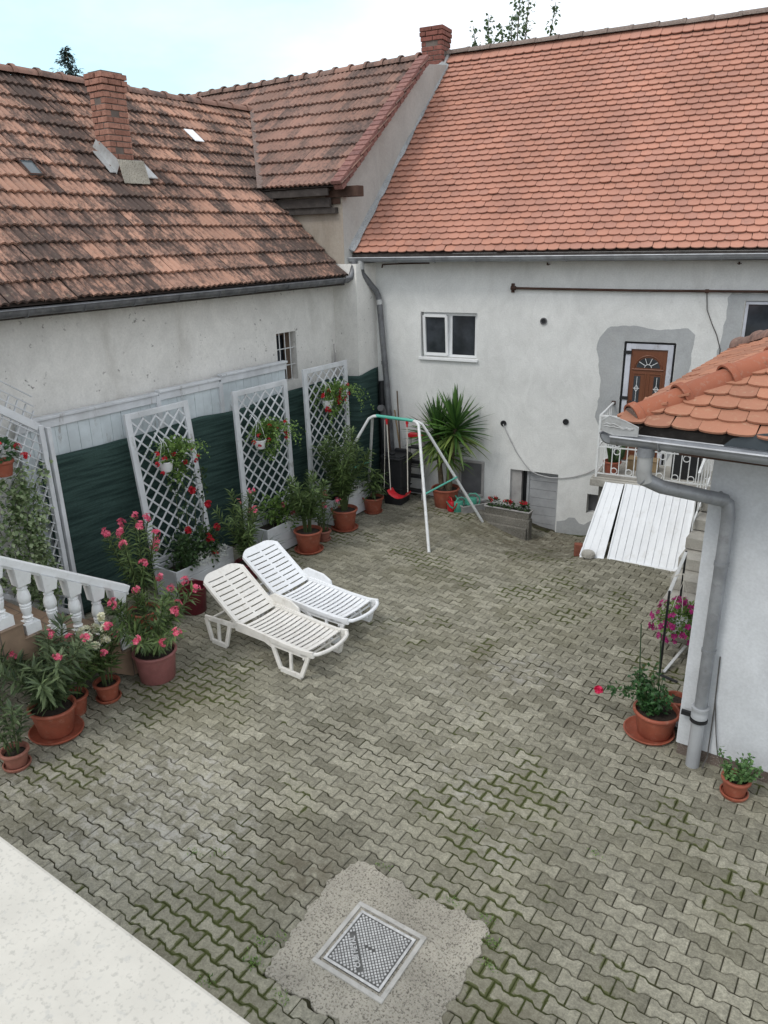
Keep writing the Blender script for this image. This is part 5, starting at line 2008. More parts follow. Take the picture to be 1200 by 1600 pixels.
def trailing(mb, c, n, Lmax, R, leafL, leafW, front=(1, 0, 0)):
    for k in range(n):
        an = random.uniform(-PI, PI)
        d = Vector((math.cos(an), math.sin(an), 0))
        p = Vector(c) + d * R * random.random()
        L = Lmax * random.uniform(.3, 1)
        steps = int(L / .028)
        v = d * .35 + Vector((0, 0, .4))
        for i in range(steps):
            v = (v + Vector((0, 0, -.16)) + rvec() * .12).normalized()
            p = p + v * .028
            leaf(mb, p, rvec() + d * .5, leafL * random.uniform(.7, 1.2), leafW * random.uniform(.7, 1.2), .3)

def hanging_basket(label, loc, trail, rtrail, off, seed, red=5, group='hanging baskets on the trellises'):
    random.seed(seed)
    t = thing('hanging_basket', label, 'hanging basket', loc, 0, group)
    mb = MB()
    mb.lathe([(.062, -.13), (.066, -.125), (.092, -.01), (.10, -.008), (.10, .006), (.088, .006), (.08, -.02)], (0, 0, 0), 20, cap1=False)
    mb.lathe([(.082, -.022), (.02, -.015)], (0, 0, 0), 16, mi=1, cap0=False)
    mb.build('pot', [MT['pvc_white'], MT['soil']], t, smooth=45)
    mb = MB()
    for k in range(3):
        an = 2 * PI * k / 3 + .4
        mb.tube([(.095 * math.cos(an), .095 * math.sin(an), 0), (.03 * math.cos(an), .03 * math.sin(an), .24), (-.10, 0, .33)], .0035, 5)
    mb.tube([(-.10, 0, .33), (-.15, 0, .36), (-.16, 0, .34)], .005, 5)
    mb.build('hanger', MT['pvc_white'], t)
    fo = MB()
    bush(fo, (0, 0, .05), .11, 60, .05, .04, ell=(1, 1.2, .7))
    bush(fo, (off[0] * .6, off[1] * .7, .08), .21, 700, .042, .034, shell=.2, ell=(.7, 1.2, 1.0))
    bush(fo, (off[0] * .6, off[1] * .75, -.14), .17, 420, .040, .032, shell=.2, ell=(.7, 1.1, 1.3))
    trailing(fo, (off[0], off[1] - .03, .12), trail, rtrail, .15, .036, .030)
    trailing(fo, (off[0], off[1] + .08, .12), trail, rtrail, .15, .036, .030)
    fo.build('foliage', MT['lf_trail'], t)
    fl = Heads()
    for _ in range(red):
        v = Vector((random.uniform(.02, .12), random.uniform(-.22, .30), random.uniform(-.18, .16)))
        fl.cluster(v, .028, 9, .019)
    for _ in range(red):
        v = Vector((off[0] + random.uniform(.02, .12), off[1] + random.uniform(-.15, .24), random.uniform(-.1, .2)))
        fl.cluster(v, .024, 8, .018)
    fl.build('flowers', MT['fl_red'], t)
    return t
hanging_basket('white hanging pot with trailing green and red geraniums on the leaning trellis', (-7.60, 6.02, 1.84), 30, .40, (.0, .24), 21, 6)
hanging_basket('white hanging pot with a round green trailing mass on the middle trellis', (-7.58, 7.72, 1.74), 40, .55, (.0, .26), 22, 6)
hanging_basket('white hanging pot crowded with red geraniums on the trellis nearest the swing', (-7.58, 9.33, 2.03), 34, .80, (.0, .22), 23, 9)

# plants growing in the planters
def planter_plant(name, label, cat, loc, parts, group=None):
    t = thing(name, label, cat, loc, 0, group)
    for nm, mbx, mt in parts:
        o = mbx.build(nm, MT[mt], t)
        if nm == 'small_flowers': o['kind'] = 'stuff'
    return t
def shrub_in_planter(label, loc, seed, leafmat, flmat, nfl, H, W, tiny=0):
    random.seed(seed)
    fo, fl, st, wt = MB(), Heads(), MB(), MB()
    for k in range(10):
        p = Vector((random.uniform(-.1, .1), random.uniform(-W, W), .0))
        st.tube([p, p + Vector((random.uniform(-.05, .1), random.uniform(-.1, .1), H * .5)), p + Vector((random.uniform(-.05, .12), random.uniform(-.2, .2), H))], [.006, .005, .003], 5)
    for k in range(14):
        c = (random.uniform(-.05, .14), random.uniform(-W, W), random.uniform(.05, H))
        bush(fo, c, .16, 80, .065, .042)
        if k < nfl: fl.cluster(Vector(c) + Vector((.12, 0, .05)), .034, 10, .022)
    parts = [('stems', st, 'stem_green'), ('foliage', fo, leafmat), ('flowers', fl, flmat)]
    if tiny:
        for _ in range(tiny):
            c = Vector((random.uniform(.12, .26), random.uniform(-W * .4, W * 1.1), random.uniform(.0, .16)))
            flower(wt, c, rvec() + Vector((.4, 0, .8)), .013, 4)
        parts.append(('small_flowers', wt, 'fl_tiny'))
    return planter_plant('planter_shrub', label, 'shrub', loc, parts)
shrub_in_planter('dark shrub with red blooms and tiny white flowers under the leaning trellis', (-7.5, 6.2, .40), 31, 'lf_dark', 'fl_red', 4, .42, .36, 420)
shrub_in_planter('green shrub with tiny white flowers in the planter of the middle trellis', (-7.5, 8.0, .40), 32, 'lf_trail', 'fl_pink', 2, .34, .36, 460)
shrub_in_planter('low dark shrub in the planter of the trellis nearest the swing', (-7.5, 9.55, .40), 33, 'lf_dark', 'fl_tiny', 3, .40, .36, 260)
random.seed(41)
t = thing('climbing_rose', 'climbing rose with two large red blooms on the leaning trellis', 'climbing rose', (-7.62, 6.35, .42))
st, fo, fl = MB(), MB(), Heads()
for k in range(4):
    pts = [Vector((0, (k - 1.5) * .08, 0)), Vector((-.02, (k - 1.5) * .14, .45)), Vector((-.04, (k - 1.5) * .16 + .05, .95)), Vector((-.06, (k - 1.5) * .2, 1.2))]
    st.tube(pts, [.008, .006, .004, .003], 5)
    for i in range(60):
        f = random.random() * 2.99
        j = int(f)
        p = pts[j].lerp(pts[j + 1], f - j)
        leaf(fo, p + rvec() * .06, rvec() + Vector((.7, 0, .2)), .06, .04, .3)
for c in ((.07, .0, .95), (.07, .24, .68), (.07, -.14, .42), (.07, .36, .30)):
    fl.cluster(c, .045, 26, .026)
st.build('stems', MT['stem_green'], t); fo.build('foliage', MT['lf_dark'], t); fl.build('flowers', MT['fl_red'], t)
# strappy plant under the middle trellis and ground greenery by the stair foot
random.seed(42)
t = thing('strappy_plant', 'spiky strap leaved plant in a low pot between the first two trellis planters', 'potted plant', (-7.25, 7.18, 0))
z0 = make_pot(t, .14, .2, 'terracotta_dull', 0)
fo = MB()
for i in range(70):
    el = random.uniform(.25, 1.3); az = random.random() * 6.28
    leaf(fo, (0, 0, z0), (math.cos(az) * math.cos(el), math.sin(az) * math.cos(el), math.sin(el)), random.uniform(.25, .5), .018, .8, segs=3)
fo.build('foliage', MT['lf_ole_grey'], t)

# ivy on the lattice screen
random.seed(43)
t = thing('ivy', 'variegated ivy covering the lattice screen beside the stair', 'ivy', (-7.72, 4.3, .4))
fo, st = MB(), MB()
for k in range(16):
    y0 = random.uniform(-1.3, .1)
    p = Vector((.0, y0, .0 - .72 * y0 + random.uniform(0, .2)))
    pts = [p.copy()]
    for i in range(26):
        p = p + Vector((random.uniform(-.012, .012), random.uniform(-.06, .06), random.uniform(.03, .085)))
        p.x = max(min(p.x, .07), .0)
        if p.z > 2.0 - .72 * p.y * .8: break
        pts.append(p.copy())
        for _ in range(11):
            leaf(fo, p + Vector((random.uniform(-.02, .05), random.uniform(-.09, .09), random.uniform(-.08, .08))), rvec() + Vector((.8, 0, -.3)), .055 * random.uniform(.6, 1.2), .045, .2)
    st.tube(pts, .004, 5)
st.build('stems', MT['stem_green'], t); fo.build('foliage', MT['lf_ivy'], t)
# wall pot with geranium on the screen
random.seed(44)
t = thing('wall_pot', 'terracotta pot with red geraniums hooked on the lattice screen', 'potted plant', (-7.58, 3.93, 2.22))
z0 = make_pot(t, .10, .17, 'terracotta', 0)
mb = MB(); mb.tube([(-.1, 0, .15), (-.15, 0, .19), (-.16, 0, .15)], .005, 5); mb.build('hook', MT['black_metal'], t)
fo, fl = MB(), Heads()
bush(fo, (0, .02, z0 + .12), .15, 150, .06, .05)
for c in ((.08, .14, z0 + .17), (.1, .2, z0 + .06), (.05, -.05, z0 + .22)): fl.cluster(c, .045, 10, .02)
fo.build('foliage', MT['lf_rose'], t); fl.build('flowers', MT['fl_red'], t)

# weeds and moss tufts round the slab and in a few joints
random.seed(45)
tf = MB()
for (x, y, n_) in ((-2.86, 2.46, 26), (-2.92, 2.60, 16), (-2.82, 2.72, 10), (-2.55, 2.38, 12), (-1.62, 3.46, 20), (-1.72, 3.60, 12), (-1.55, 3.30, 12), (-2.0, 3.60, 10), (-3.9, 2.9, 10), (-3.75, 3.0, 6), (-2.6, 3.6, 8), (-1.3, 4.6, 8), (-2.2, 4.3, 6), (-3.0, 2.2, 14)):
    for _ in range(n_ * 3):
        p = Vector((x + random.gauss(0, .04), y + random.gauss(0, .022), 0))
        leaf(tf, p, rvec() + Vector((0, 0, 1.2)), random.uniform(.012, .03), .007, .4)
o = tf.build('grass_tufts', MT['lf_trail'])
tag(o, 'tiny tufts of grass and moss in the joints round the concrete slab', 'grass', kind='stuff')

# right hand side: rose in a pot
random.seed(51)
RO = thing('potted_rose', 'rose bush with one pink red bloom and two thin green stakes in a terracotta pot', 'potted plant', (-1.36, 6.34, 0))
z0 = make_pot(RO, .20, .27, 'terracotta', 0, taper=.76)
mb = MB()
mb.lathe([(.20, 0), (.225, .018), (.235, .036), (.222, .038), (.20, .012), (0.01, .010)], (-.045, -.02, 0), 32)
mb.build('saucer', MT['terracotta'], RO, smooth=50)
mb = MB()
mb.tube([(-.17, .02, z0 - .05), (-.23, .02, z0 + .86)], .0055, 6)
mb.tube([(-.0, .04, z0 - .05), (-.05, .05, z0 + .80)], .0055, 6)
mb.build('stake', MT['stake_green'], RO)
st, fo, fl = MB(), MB(), Heads()
for k in range(18):
    an = random.random() * 6.28
    p = Vector((math.cos(an) * .05 - .02, math.sin(an) * .05, z0 - .01))
    e = p + Vector((math.cos(an) * random.uniform(.03, .16) - .02, math.sin(an) * random.uniform(.03, .14), random.uniform(.14, .42)))
    st.tube([p, p.lerp(e, .5) + Vector((0, 0, .04)), e], [.006, .005, .003], 5)
    for _ in range(34):
        f = random.uniform(.25, 1)
        leaf(fo, p.lerp(e, f) + rvec() * .05, rvec() + Vector((0, 0, .2)), .05 * random.uniform(.7, 1.2), .034, .3)
pts = [Vector((-.05, -.02, z0 + .05)), Vector((-.2, -.06, z0 + .19)), Vector((-.34, -.08, z0 + .19)), Vector((-.50, -.1, z0 + .12))]
st.tube(pts, [.006, .005, .004, .003], 5)
for _ in range(80):
    f = random.uniform(.5, 2.5); j = int(f)
    leaf(fo, pts[j].lerp(pts[j + 1], f - j) + rvec() * .05, rvec(), .045, .032, .3)
fl.cluster((-.53, -.1, z0 + .12), .032, 30, .026)
st.build('stems', MT['stem_green'], RO); fo.build('foliage', MT['lf_rose'], RO); fl.build('flowers', MT['fl_rose'], RO)
t = thing('plant_pot', 'small terracotta pot of bare soil behind the rose pot', 'pot', (-1.28, 6.74, 0))
make_pot(t, .11, .2, 'terracotta', 0)
t = thing('bowl', 'shiny metal bowl on the pavers beside the downpipe corner', 'bowl', (-1.19, 6.56, 0))
mb = MB(); mb.lathe([(.06, 0), (.085, .03), (.10, .065), (.104, .066), (.08, .03), (.01, .008)], (0, 0, 0), 26); mb.build('shell', MT['steel'], t, smooth=40)
random.seed(52)
BS = thing('potted_basil', 'small bushy basil in a brown pot at the foot of the pale blue wall', 'potted plant', (-.56, 5.86, 0))
z0 = make_pot(BS, .105, .17, 'terracotta', .115, taper=.78)
fo, st = MB(), MB()
for k in range(15):
    an = random.random() * 6.28
    p = Vector((math.cos(an) * .04, math.sin(an) * .04, z0)); e = p + Vector((math.cos(an) * random.uniform(.03, .13), math.sin(an) * random.uniform(.03, .13), random.uniform(.12, .26)))
    st.tube([p, e], .004, 5)
    for _ in range(26):
        leaf(fo, p.lerp(e, random.uniform(.2, 1.05)) + rvec() * .028, rvec() + Vector((0, 0, .5)), .036, .026, .2)
st.build('stems', MT['stem_green'], BS); fo.build('foliage', MT['lf_basil'], BS)

# petunia basket on its stand
PS = thing('plant_stand', 'black metal stand with a pale top bar carrying the petunia basket', 'plant stand', (-1.6, 7.38, 0))
for px_, py_, ph_ in ((0, 0, 1.0), (-.2, 1.55, .84)):
    mb = MB()
    mb.tube([(px_, py_, 0), (px_, py_, ph_)], .013, 8)
    mb.tube([(px_ - .03, py_, .015), (px_ + .2, py_ - .06, .015)], .014, 8)
    mb.build('post', MT['black_metal'], PS, smooth=40)
mb = MB()
mb.bar((0, 0, .98), (-.2, 1.55, .82), .035, .02)
mb.bar((.03, .05, .02), (.12, .55, .12), .03, .015)
mb.build('top_bar', MT['white_metal'], PS)
random.seed(53)
PT = thing('hanging_petunia', 'magenta petunia spilling from a basket hung on white strings', 'hanging basket', (-1.57, 7.95, .40))
mb = MB(); mb.lathe([(.09, -.14), (.13, 0), (.14, .002), (.12, -.01), (.02, -.02)], (0, 0, 0), 20); mb.build('pot', MT['white_paint'], PT, smooth=45)
mb = MB()
for k in range(4):
    an = k * PI / 2 + .3
    mb.tube([(.13 * math.cos(an), .13 * math.sin(an), 0), (-.02, 0, .50)], .004, 5)
mb.tube([(-.02, 0, .50), (-.03, .02, .56), (-.08, .0, .55), (-.12, -.05, .53)], .007, 5)
mb.build('strings', MT['rope'], PT)
fo, fl = MB(), Heads()
bush(fo, (0, 0, .03), .24, 900, .045, .03, shell=.3, ell=(1.05, 1.25, .75))
trailing(fo, (0, 0, .03), 26, .35, .16, .04, .028)
fo.build('foliage', MT['lf_trail'], PT)
for _ in range(95):
    v = rvec()
    if v.z < -.75: continue
    ell = Vector((v.x * .30, v.y * .36, v.z * .22 - .02))
    m = MB()
    for q in range(random.choice((1, 2, 3))):
        flower(m, ell + rvec() * .02 + Vector((0, 0, .02)), v + Vector((-.3, -.5, .5)), random.uniform(.024, .036), 5)
    fl.l.append(m)
fl.build('flowers', MT['fl_magenta'], PT)

# back wall: planter boxes, kerb
KE = thing('kerb_wall', 'low mossy concrete kerb in front of the cellar door', 'kerb', (-5.62, 10.82, 0), BANG * .4)
mb = MB()
mb.bb(0, .96, -.06, .10, -.42, .04)
mb.bb(-.02, .93, -.11, -.06, -.42, -.09)
mb.build('kerb', MT['concrete_dark'], KE, bevel=.02)
def trough(label, loc, rot, L, seed, flowers=True):
    random.seed(seed)
    t = thing('planter_trough', label, 'planter', loc, rot, 'planter troughs by the cellar door')
    mb = MB()
    w0, w1, h = .06, .08, .135
    vs = [(-L / 2 + .02, -w0, 0), (L / 2 - .02, -w0, 0), (L / 2 - .02, w0, 0), (-L / 2 + .02, w0, 0), (-L / 2, -w1, h), (L / 2, -w1, h), (L / 2, w1, h), (-L / 2, w1, h)]
    mb.add(vs, [(0, 3, 2, 1), (0, 1, 5, 4), (1, 2, 6, 5), (2, 3, 7, 6), (3, 0, 4, 7)])
    mb.add([(-L / 2 + .015, -w1 + .01, h - .03), (L / 2 - .015, -w1 + .01, h - .03), (L / 2 - .015, w1 - .01, h - .03), (-L / 2 + .015, w1 - .01, h - .03)], [(0, 1, 2, 3)], None, 1)
    mb.build('box', [MT['concrete_dark'] if flowers else MT['grey_light'], MT['soil']], t)
    mb = MB()
    for (a, b) in (((-L / 2, -w1, h), (L / 2, -w1, h)), ((-L / 2, w1, h), (L / 2, w1, h)), ((-L / 2, -w1, h), (-L / 2, w1, h)), ((L / 2, -w1, h), (L / 2, w1, h))):
        mb.bar(a, b, .022, .018)
    mb.build('rim', MT['grey_light'], t)
    if flowers:
        g_ = thing('geranium', 'red geraniums growing in the trough on the kerb', 'flowers', loc, rot)
        fo, fl = MB(), Heads()
        for k in (-.28, 0.0, .28):
            bush(fo, (k * L / .85, 0, h + .05), .10, 90, .05, .045, ell=(1.1, .9, .8))
            for _ in range(3):
                fl.cluster((k * L / .85 + random.uniform(-.06, .06), random.uniform(-.06, .03), h + random.uniform(.10, .18)), .03, 9, .016)
        fo.build('foliage', MT['lf_dark'], g_); fl.build('flowers', MT['fl_red'], g_)
    return t
trough('mossy trough of red geraniums sitting on the kerb', (-5.07, 10.88, .04), BANG * .4, .80, 61)
trough('empty grey trough standing crosswise beside the watering cans', (-5.72, 10.92, gz(-5.72, 10.92)), 1.0, .55, 62, False)

# watering cans
def can(name, label, loc, rot, s, mat, group=None):
    t = thing(name, label, 'watering can', loc, rot, group)
    mb = MB()
    mb.lathe([(.075 * s, 0), (.08 * s, .01 * s), (.082 * s, .2 * s), (.075 * s, .215 * s), (.03 * s, .22 * s)], (0, 0, 0), 20, 1.25, .85)
    mb.build('body', MT[mat], t, smooth=45)
    mb = MB()
    mb.tube([(-.09 * s, 0, .06 * s), (-.2 * s, 0, .14 * s), (-.27 * s, 0, .25 * s)], [.022 * s, .016 * s, .012 * s], 10)
    mb.build('spout', MT[mat], t, smooth=45)
    mb = MB()
    mb.tube([(.08 * s, 0, .05 * s), (.15 * s, 0, .12 * s), (.15 * s, 0, .22 * s), (.08 * s, 0, .29 * s), (-.02 * s, 0, .285 * s), (-.06 * s, 0, .21 * s)], .013 * s, 8)
    mb.build('handle', MT[mat], t, smooth=45)
    return t
can('watering_can', 'mint green watering can standing nearest the swing leg', (-5.93, 10.72, 0), 1.0, .85, 'green_plastic')
can('watering_can', 'larger mint green watering can with a tall loop handle, against the cellar window', (-5.80, 10.92, 0), .5, 1.0, 'green_plastic')
can('watering_can', 'small red watering can beside the yucca pot', (-6.06, 10.68, 0), 2.6, .8, 'red_plastic')

# wheeled bin
WB = thing('waste_bin', 'tall black plastic waste bin with a flat lid in the back corner', 'bin', (-7.12, 10.60, 0), BANG)
mb = MB()
b0, b1, hb = .17, .215, .84
vs = []
for (r, z) in ((b0, 0), (b1, hb)):
    for (a, b) in ((-1, -.88), (-.88, -1), (.88, -1), (1, -.88), (1, .88), (.88, 1), (-.88, 1), (-1, .88)):
        vs.append((a * r, b * r * 1.05, z))
fs = [tuple(range(7, -1, -1)), tuple(range(8, 16))] + [(i, (i + 1) % 8, 8 + (i + 1) % 8, 8 + i) for i in range(8)]
mb.add(vs, fs)
for zz in (.3, .55):
    mb.bb(-.205, .205, -.21, .21, zz, zz + .012)
mb.build('body', MT['black'], WB, bevel=.008)
mb = MB()
oc = []
for k in range(24):
    an = 2 * PI * k / 24
    oc.append((.245 * math.copysign(abs(math.cos(an)) ** .55, math.cos(an)), .26 * math.copysign(abs(math.sin(an)) ** .55, math.sin(an))))
mb.prism(oc, 'z', hb, hb + .035)
mb.prism([(p[0] * .85, p[1] * .85) for p in oc], 'z', hb + .035, hb + .055)
mb.lathe([(.05, 0), (.05, .03), (.02, .035)], (-.04, -.08, hb + .055), 14)
mb.bb(-.10, .12, .12, .20, hb + .04, hb + .10)
mb.build('lid', MT['black'], WB, bevel=.008)

# step ladder
SLd = thing('step_ladder', 'folded grey step ladder with a red top cap leaning on the back wall', 'step ladder', (-6.93, 10.90, 0), BANG)
mb = MB()
for sx in (-1, 1):
    mb.bar((sx * .17, -.04, 0), (sx * .125, .10, 1.18), .05, .025, (0, 1, 0))
mb.build('rails', MT['grey_light'], SLd)
for k in range(4):
    mb = MB()
    f = (.16 + k * .26) / 1.18
    mb.bb(-.15, .15, -.08 + .14 * f, .06 + .14 * f, f * 1.18 - .02, f * 1.18 + .015)
    mb.build('tread', MT['black'], SLd, bevel=.006)
mb = MB()
mb.bb(-.145, .145, .02, .17, 1.12, 1.2)
mb.build('top_cap', MT['red_plastic'], SLd, bevel=.02, seg=3)
mb = MB()
for i in range(7):
    mb.bb(-.11, .11, .068, .08, .56 + i * .035, .585 + i * .035)
mb.build('grille', MT['grey_plastic'], SLd)

# corner clutter
RM = thing('rolled_mat', 'dark upright roll standing in the corner beside the downpipe', 'roll', (-7.66, 10.98, 0))
mb = MB(); mb.tube([(0, 0, .0), (-.01, .0, 2.06)], .05, 14); mb.build('roll', MT['black'], RM, smooth=50)
t = thing('plastic_pipe', 'dark grey plastic pipe with an open end, leaning in the corner', 'pipe', (-7.42, 10.85, 0))
mb = MB()
mb.tube([(0, 0, 0), (-.16, .03, 1.55), (-.15, -.02, 1.62), (-.10, -.14, 1.64)], .055, 14, mi=0)
mb.lathe([(.045, 0), (.045, .003)], (0, 0, 0), 14, mi=1)
mb.build('tube', [MT['grey_plastic'], MT['black']], t, smooth=40)
for (lab, x, y, dx, h, mt, r) in (('rusty red pole leaning in the corner behind the swing', -7.36, 10.78, -.12, 1.45, 'beam', .022),
                                ('long thin pale stick leaning in the corner behind the bin', -7.14, 10.94, -.30, 1.55, 'tan_wood', .013),
                                ('thin dark pole leaning against the downpipe', -7.22, 10.94, -.16, 1.9, 'old_wood', .012)):
    t = thing('leaning_pole', lab, 'pole', (x, y, 0))
    mb = MB(); mb.tube([(0, 0, 0), (dx * .5, .05, h * .5), (dx, .10, h)], r, 8); mb.build('shaft', MT[mt], t, smooth=50)
t = thing('tan_box', 'low tan wooden box standing on the balcony floor', 'box', tuple(B0 + bu * 4.72 + bnv * -.35 + Vector((0, 0, BZ))), BANG)
mb = MB(); mb.bb(-.22, .22, -.1, .1, 0, .16); mb.bb(-.23, .23, -.11, .11, .16, .18); mb.build('crate', MT['tan_wood'], t, bevel=.006)
random.seed(71)
t = thing('potted_cactus', 'small dark cactus in a terracotta pot in the balcony corner', 'potted plant', tuple(B0 + bu * 4.32 + bnv * -.72 + Vector((0, 0, BZ))), BANG)
z0 = make_pot(t, .12, .2, 'terracotta', 0, taper=.8)
fo = MB()
for k in range(7):
    an = random.random() * 6.28
    p = Vector((.05 * math.cos(an), .05 * math.sin(an), z0)); e = p + Vector((.12 * math.cos(an), .12 * math.sin(an), random.uniform(.2, .42)))
    fo.tube([p, p.lerp(e, .5) + Vector((.02, 0, 0)), e], [.03, .038, .015], 8)
fo.build('stems', MT['lf_dark'], t, smooth=60)
t = thing('dark_planter', 'dark rectangular planter behind the balcony railing', 'planter', tuple(B0 + bu * 5.35 + bnv * -.5 + Vector((0, 0, BZ))), BANG)
mb = MB(); mb.bb(-.2, .2, -.14, .14, 0, .38); mb.bb(-.215, .215, -.155, .155, .38, .42); mb.build('box', MT['black'], t, bevel=.01)

# ================================================================== SWING
SW = thing('swing_set', 'childs swing with white tube legs, a mint green top bar and a red seat', 'swing', (0, 0, 0))
mb = MB()
topz = 1.745
for sx, xt, xf in ((1, -6.22, -5.43), (-1, -6.98, -7.80)):
    for yf in (8.92, 10.66):
        m = Vector((xt + .10 * sx, 9.8 + (yf - 9.8) * .06, topz - .05))
        mb.tube([(xt - .04 * sx, 9.8, topz), (xt + .04 * sx, 9.8 + (yf - 9.8) * .02, topz - .012), m, m.lerp(Vector((xf, yf, 0)), .12), (xf, yf, gz(xf, yf))], .024, 10)
mb.build('legs', MT['white_metal'], SW, smooth=50)
mb = MB()
mb.tube([(-6.96, 9.8, topz + .002), (-6.24, 9.8, topz + .002)], .026, 10)
mb.build('top_bar', MT['mint_metal'], SW, smooth=50)
for xt, xf in ((-6.22, -5.43), (-6.98, -7.80)):
    f = .56
    a = Vector((xt, 9.8, topz)).lerp(Vector((xf, 8.92, 0)), f)
    b = Vector((xt, 9.8, topz)).lerp(Vector((xf, 10.66, 0)), f)
    a.x += .05 if xf > xt else -.05; b.x += .05 if xf > xt else -.05
    mb = MB()
    mb.tube([a, b], .015, 8)
    mb.build('brace', MT['mint_metal'], SW, smooth=50)
mb = MB()
n = 12
vs = []
for i in range(n + 1):
    f = i / n
    x_ = -6.72 + .36 * f
    z_ = .50 - .075 * math.sin(PI * f) + (.03 if i in (0, n) else 0)
    for (dy, dz) in ((-.09, 0), (-.07, -.014), (.07, -.014), (.09, 0), (.07, .014), (-.07, .014)):
        vs.append((x_, 9.8 + dy, z_ + dz))
fs = []
for i in range(n):
    for k in range(6):
        fs.append((i * 6 + k, i * 6 + (k + 1) % 6, (i + 1) * 6 + (k + 1) % 6, (i + 1) * 6 + k))
fs += [tuple(range(6)), tuple(range(n * 6, n * 6 + 6))]
mb.add(vs, fs)
mb.build('seat', MT['red_plastic'], SW, smooth=40)
for x0, x1 in ((-6.76, -6.71), (-6.37, -6.37)):
    mb = MB()
    mb.tube([(x0, 9.8, 1.70), (x0 + (x1 - x0) * .4, 9.8, 1.2), (x1, 9.8, .50)], .008, 6)
    mb.build('rope', MT['rope'], SW)
    mb = MB()
    mb.box((x0, 9.8, 1.705), (.035, .03, .05))
    mb.tube([(x0, 9.8, 1.69), (x0, 9.8, 1.63)], .014, 6)
    mb.build('hanger', MT['red_plastic'], SW)
mb = MB()
mb.tube([(-6.80, 9.8, 1.70), (-6.82, 9.81, 1.1), (-6.84, 9.8, .52)], .004, 5)
mb.build('loose_cord', MT['rope'], SW)

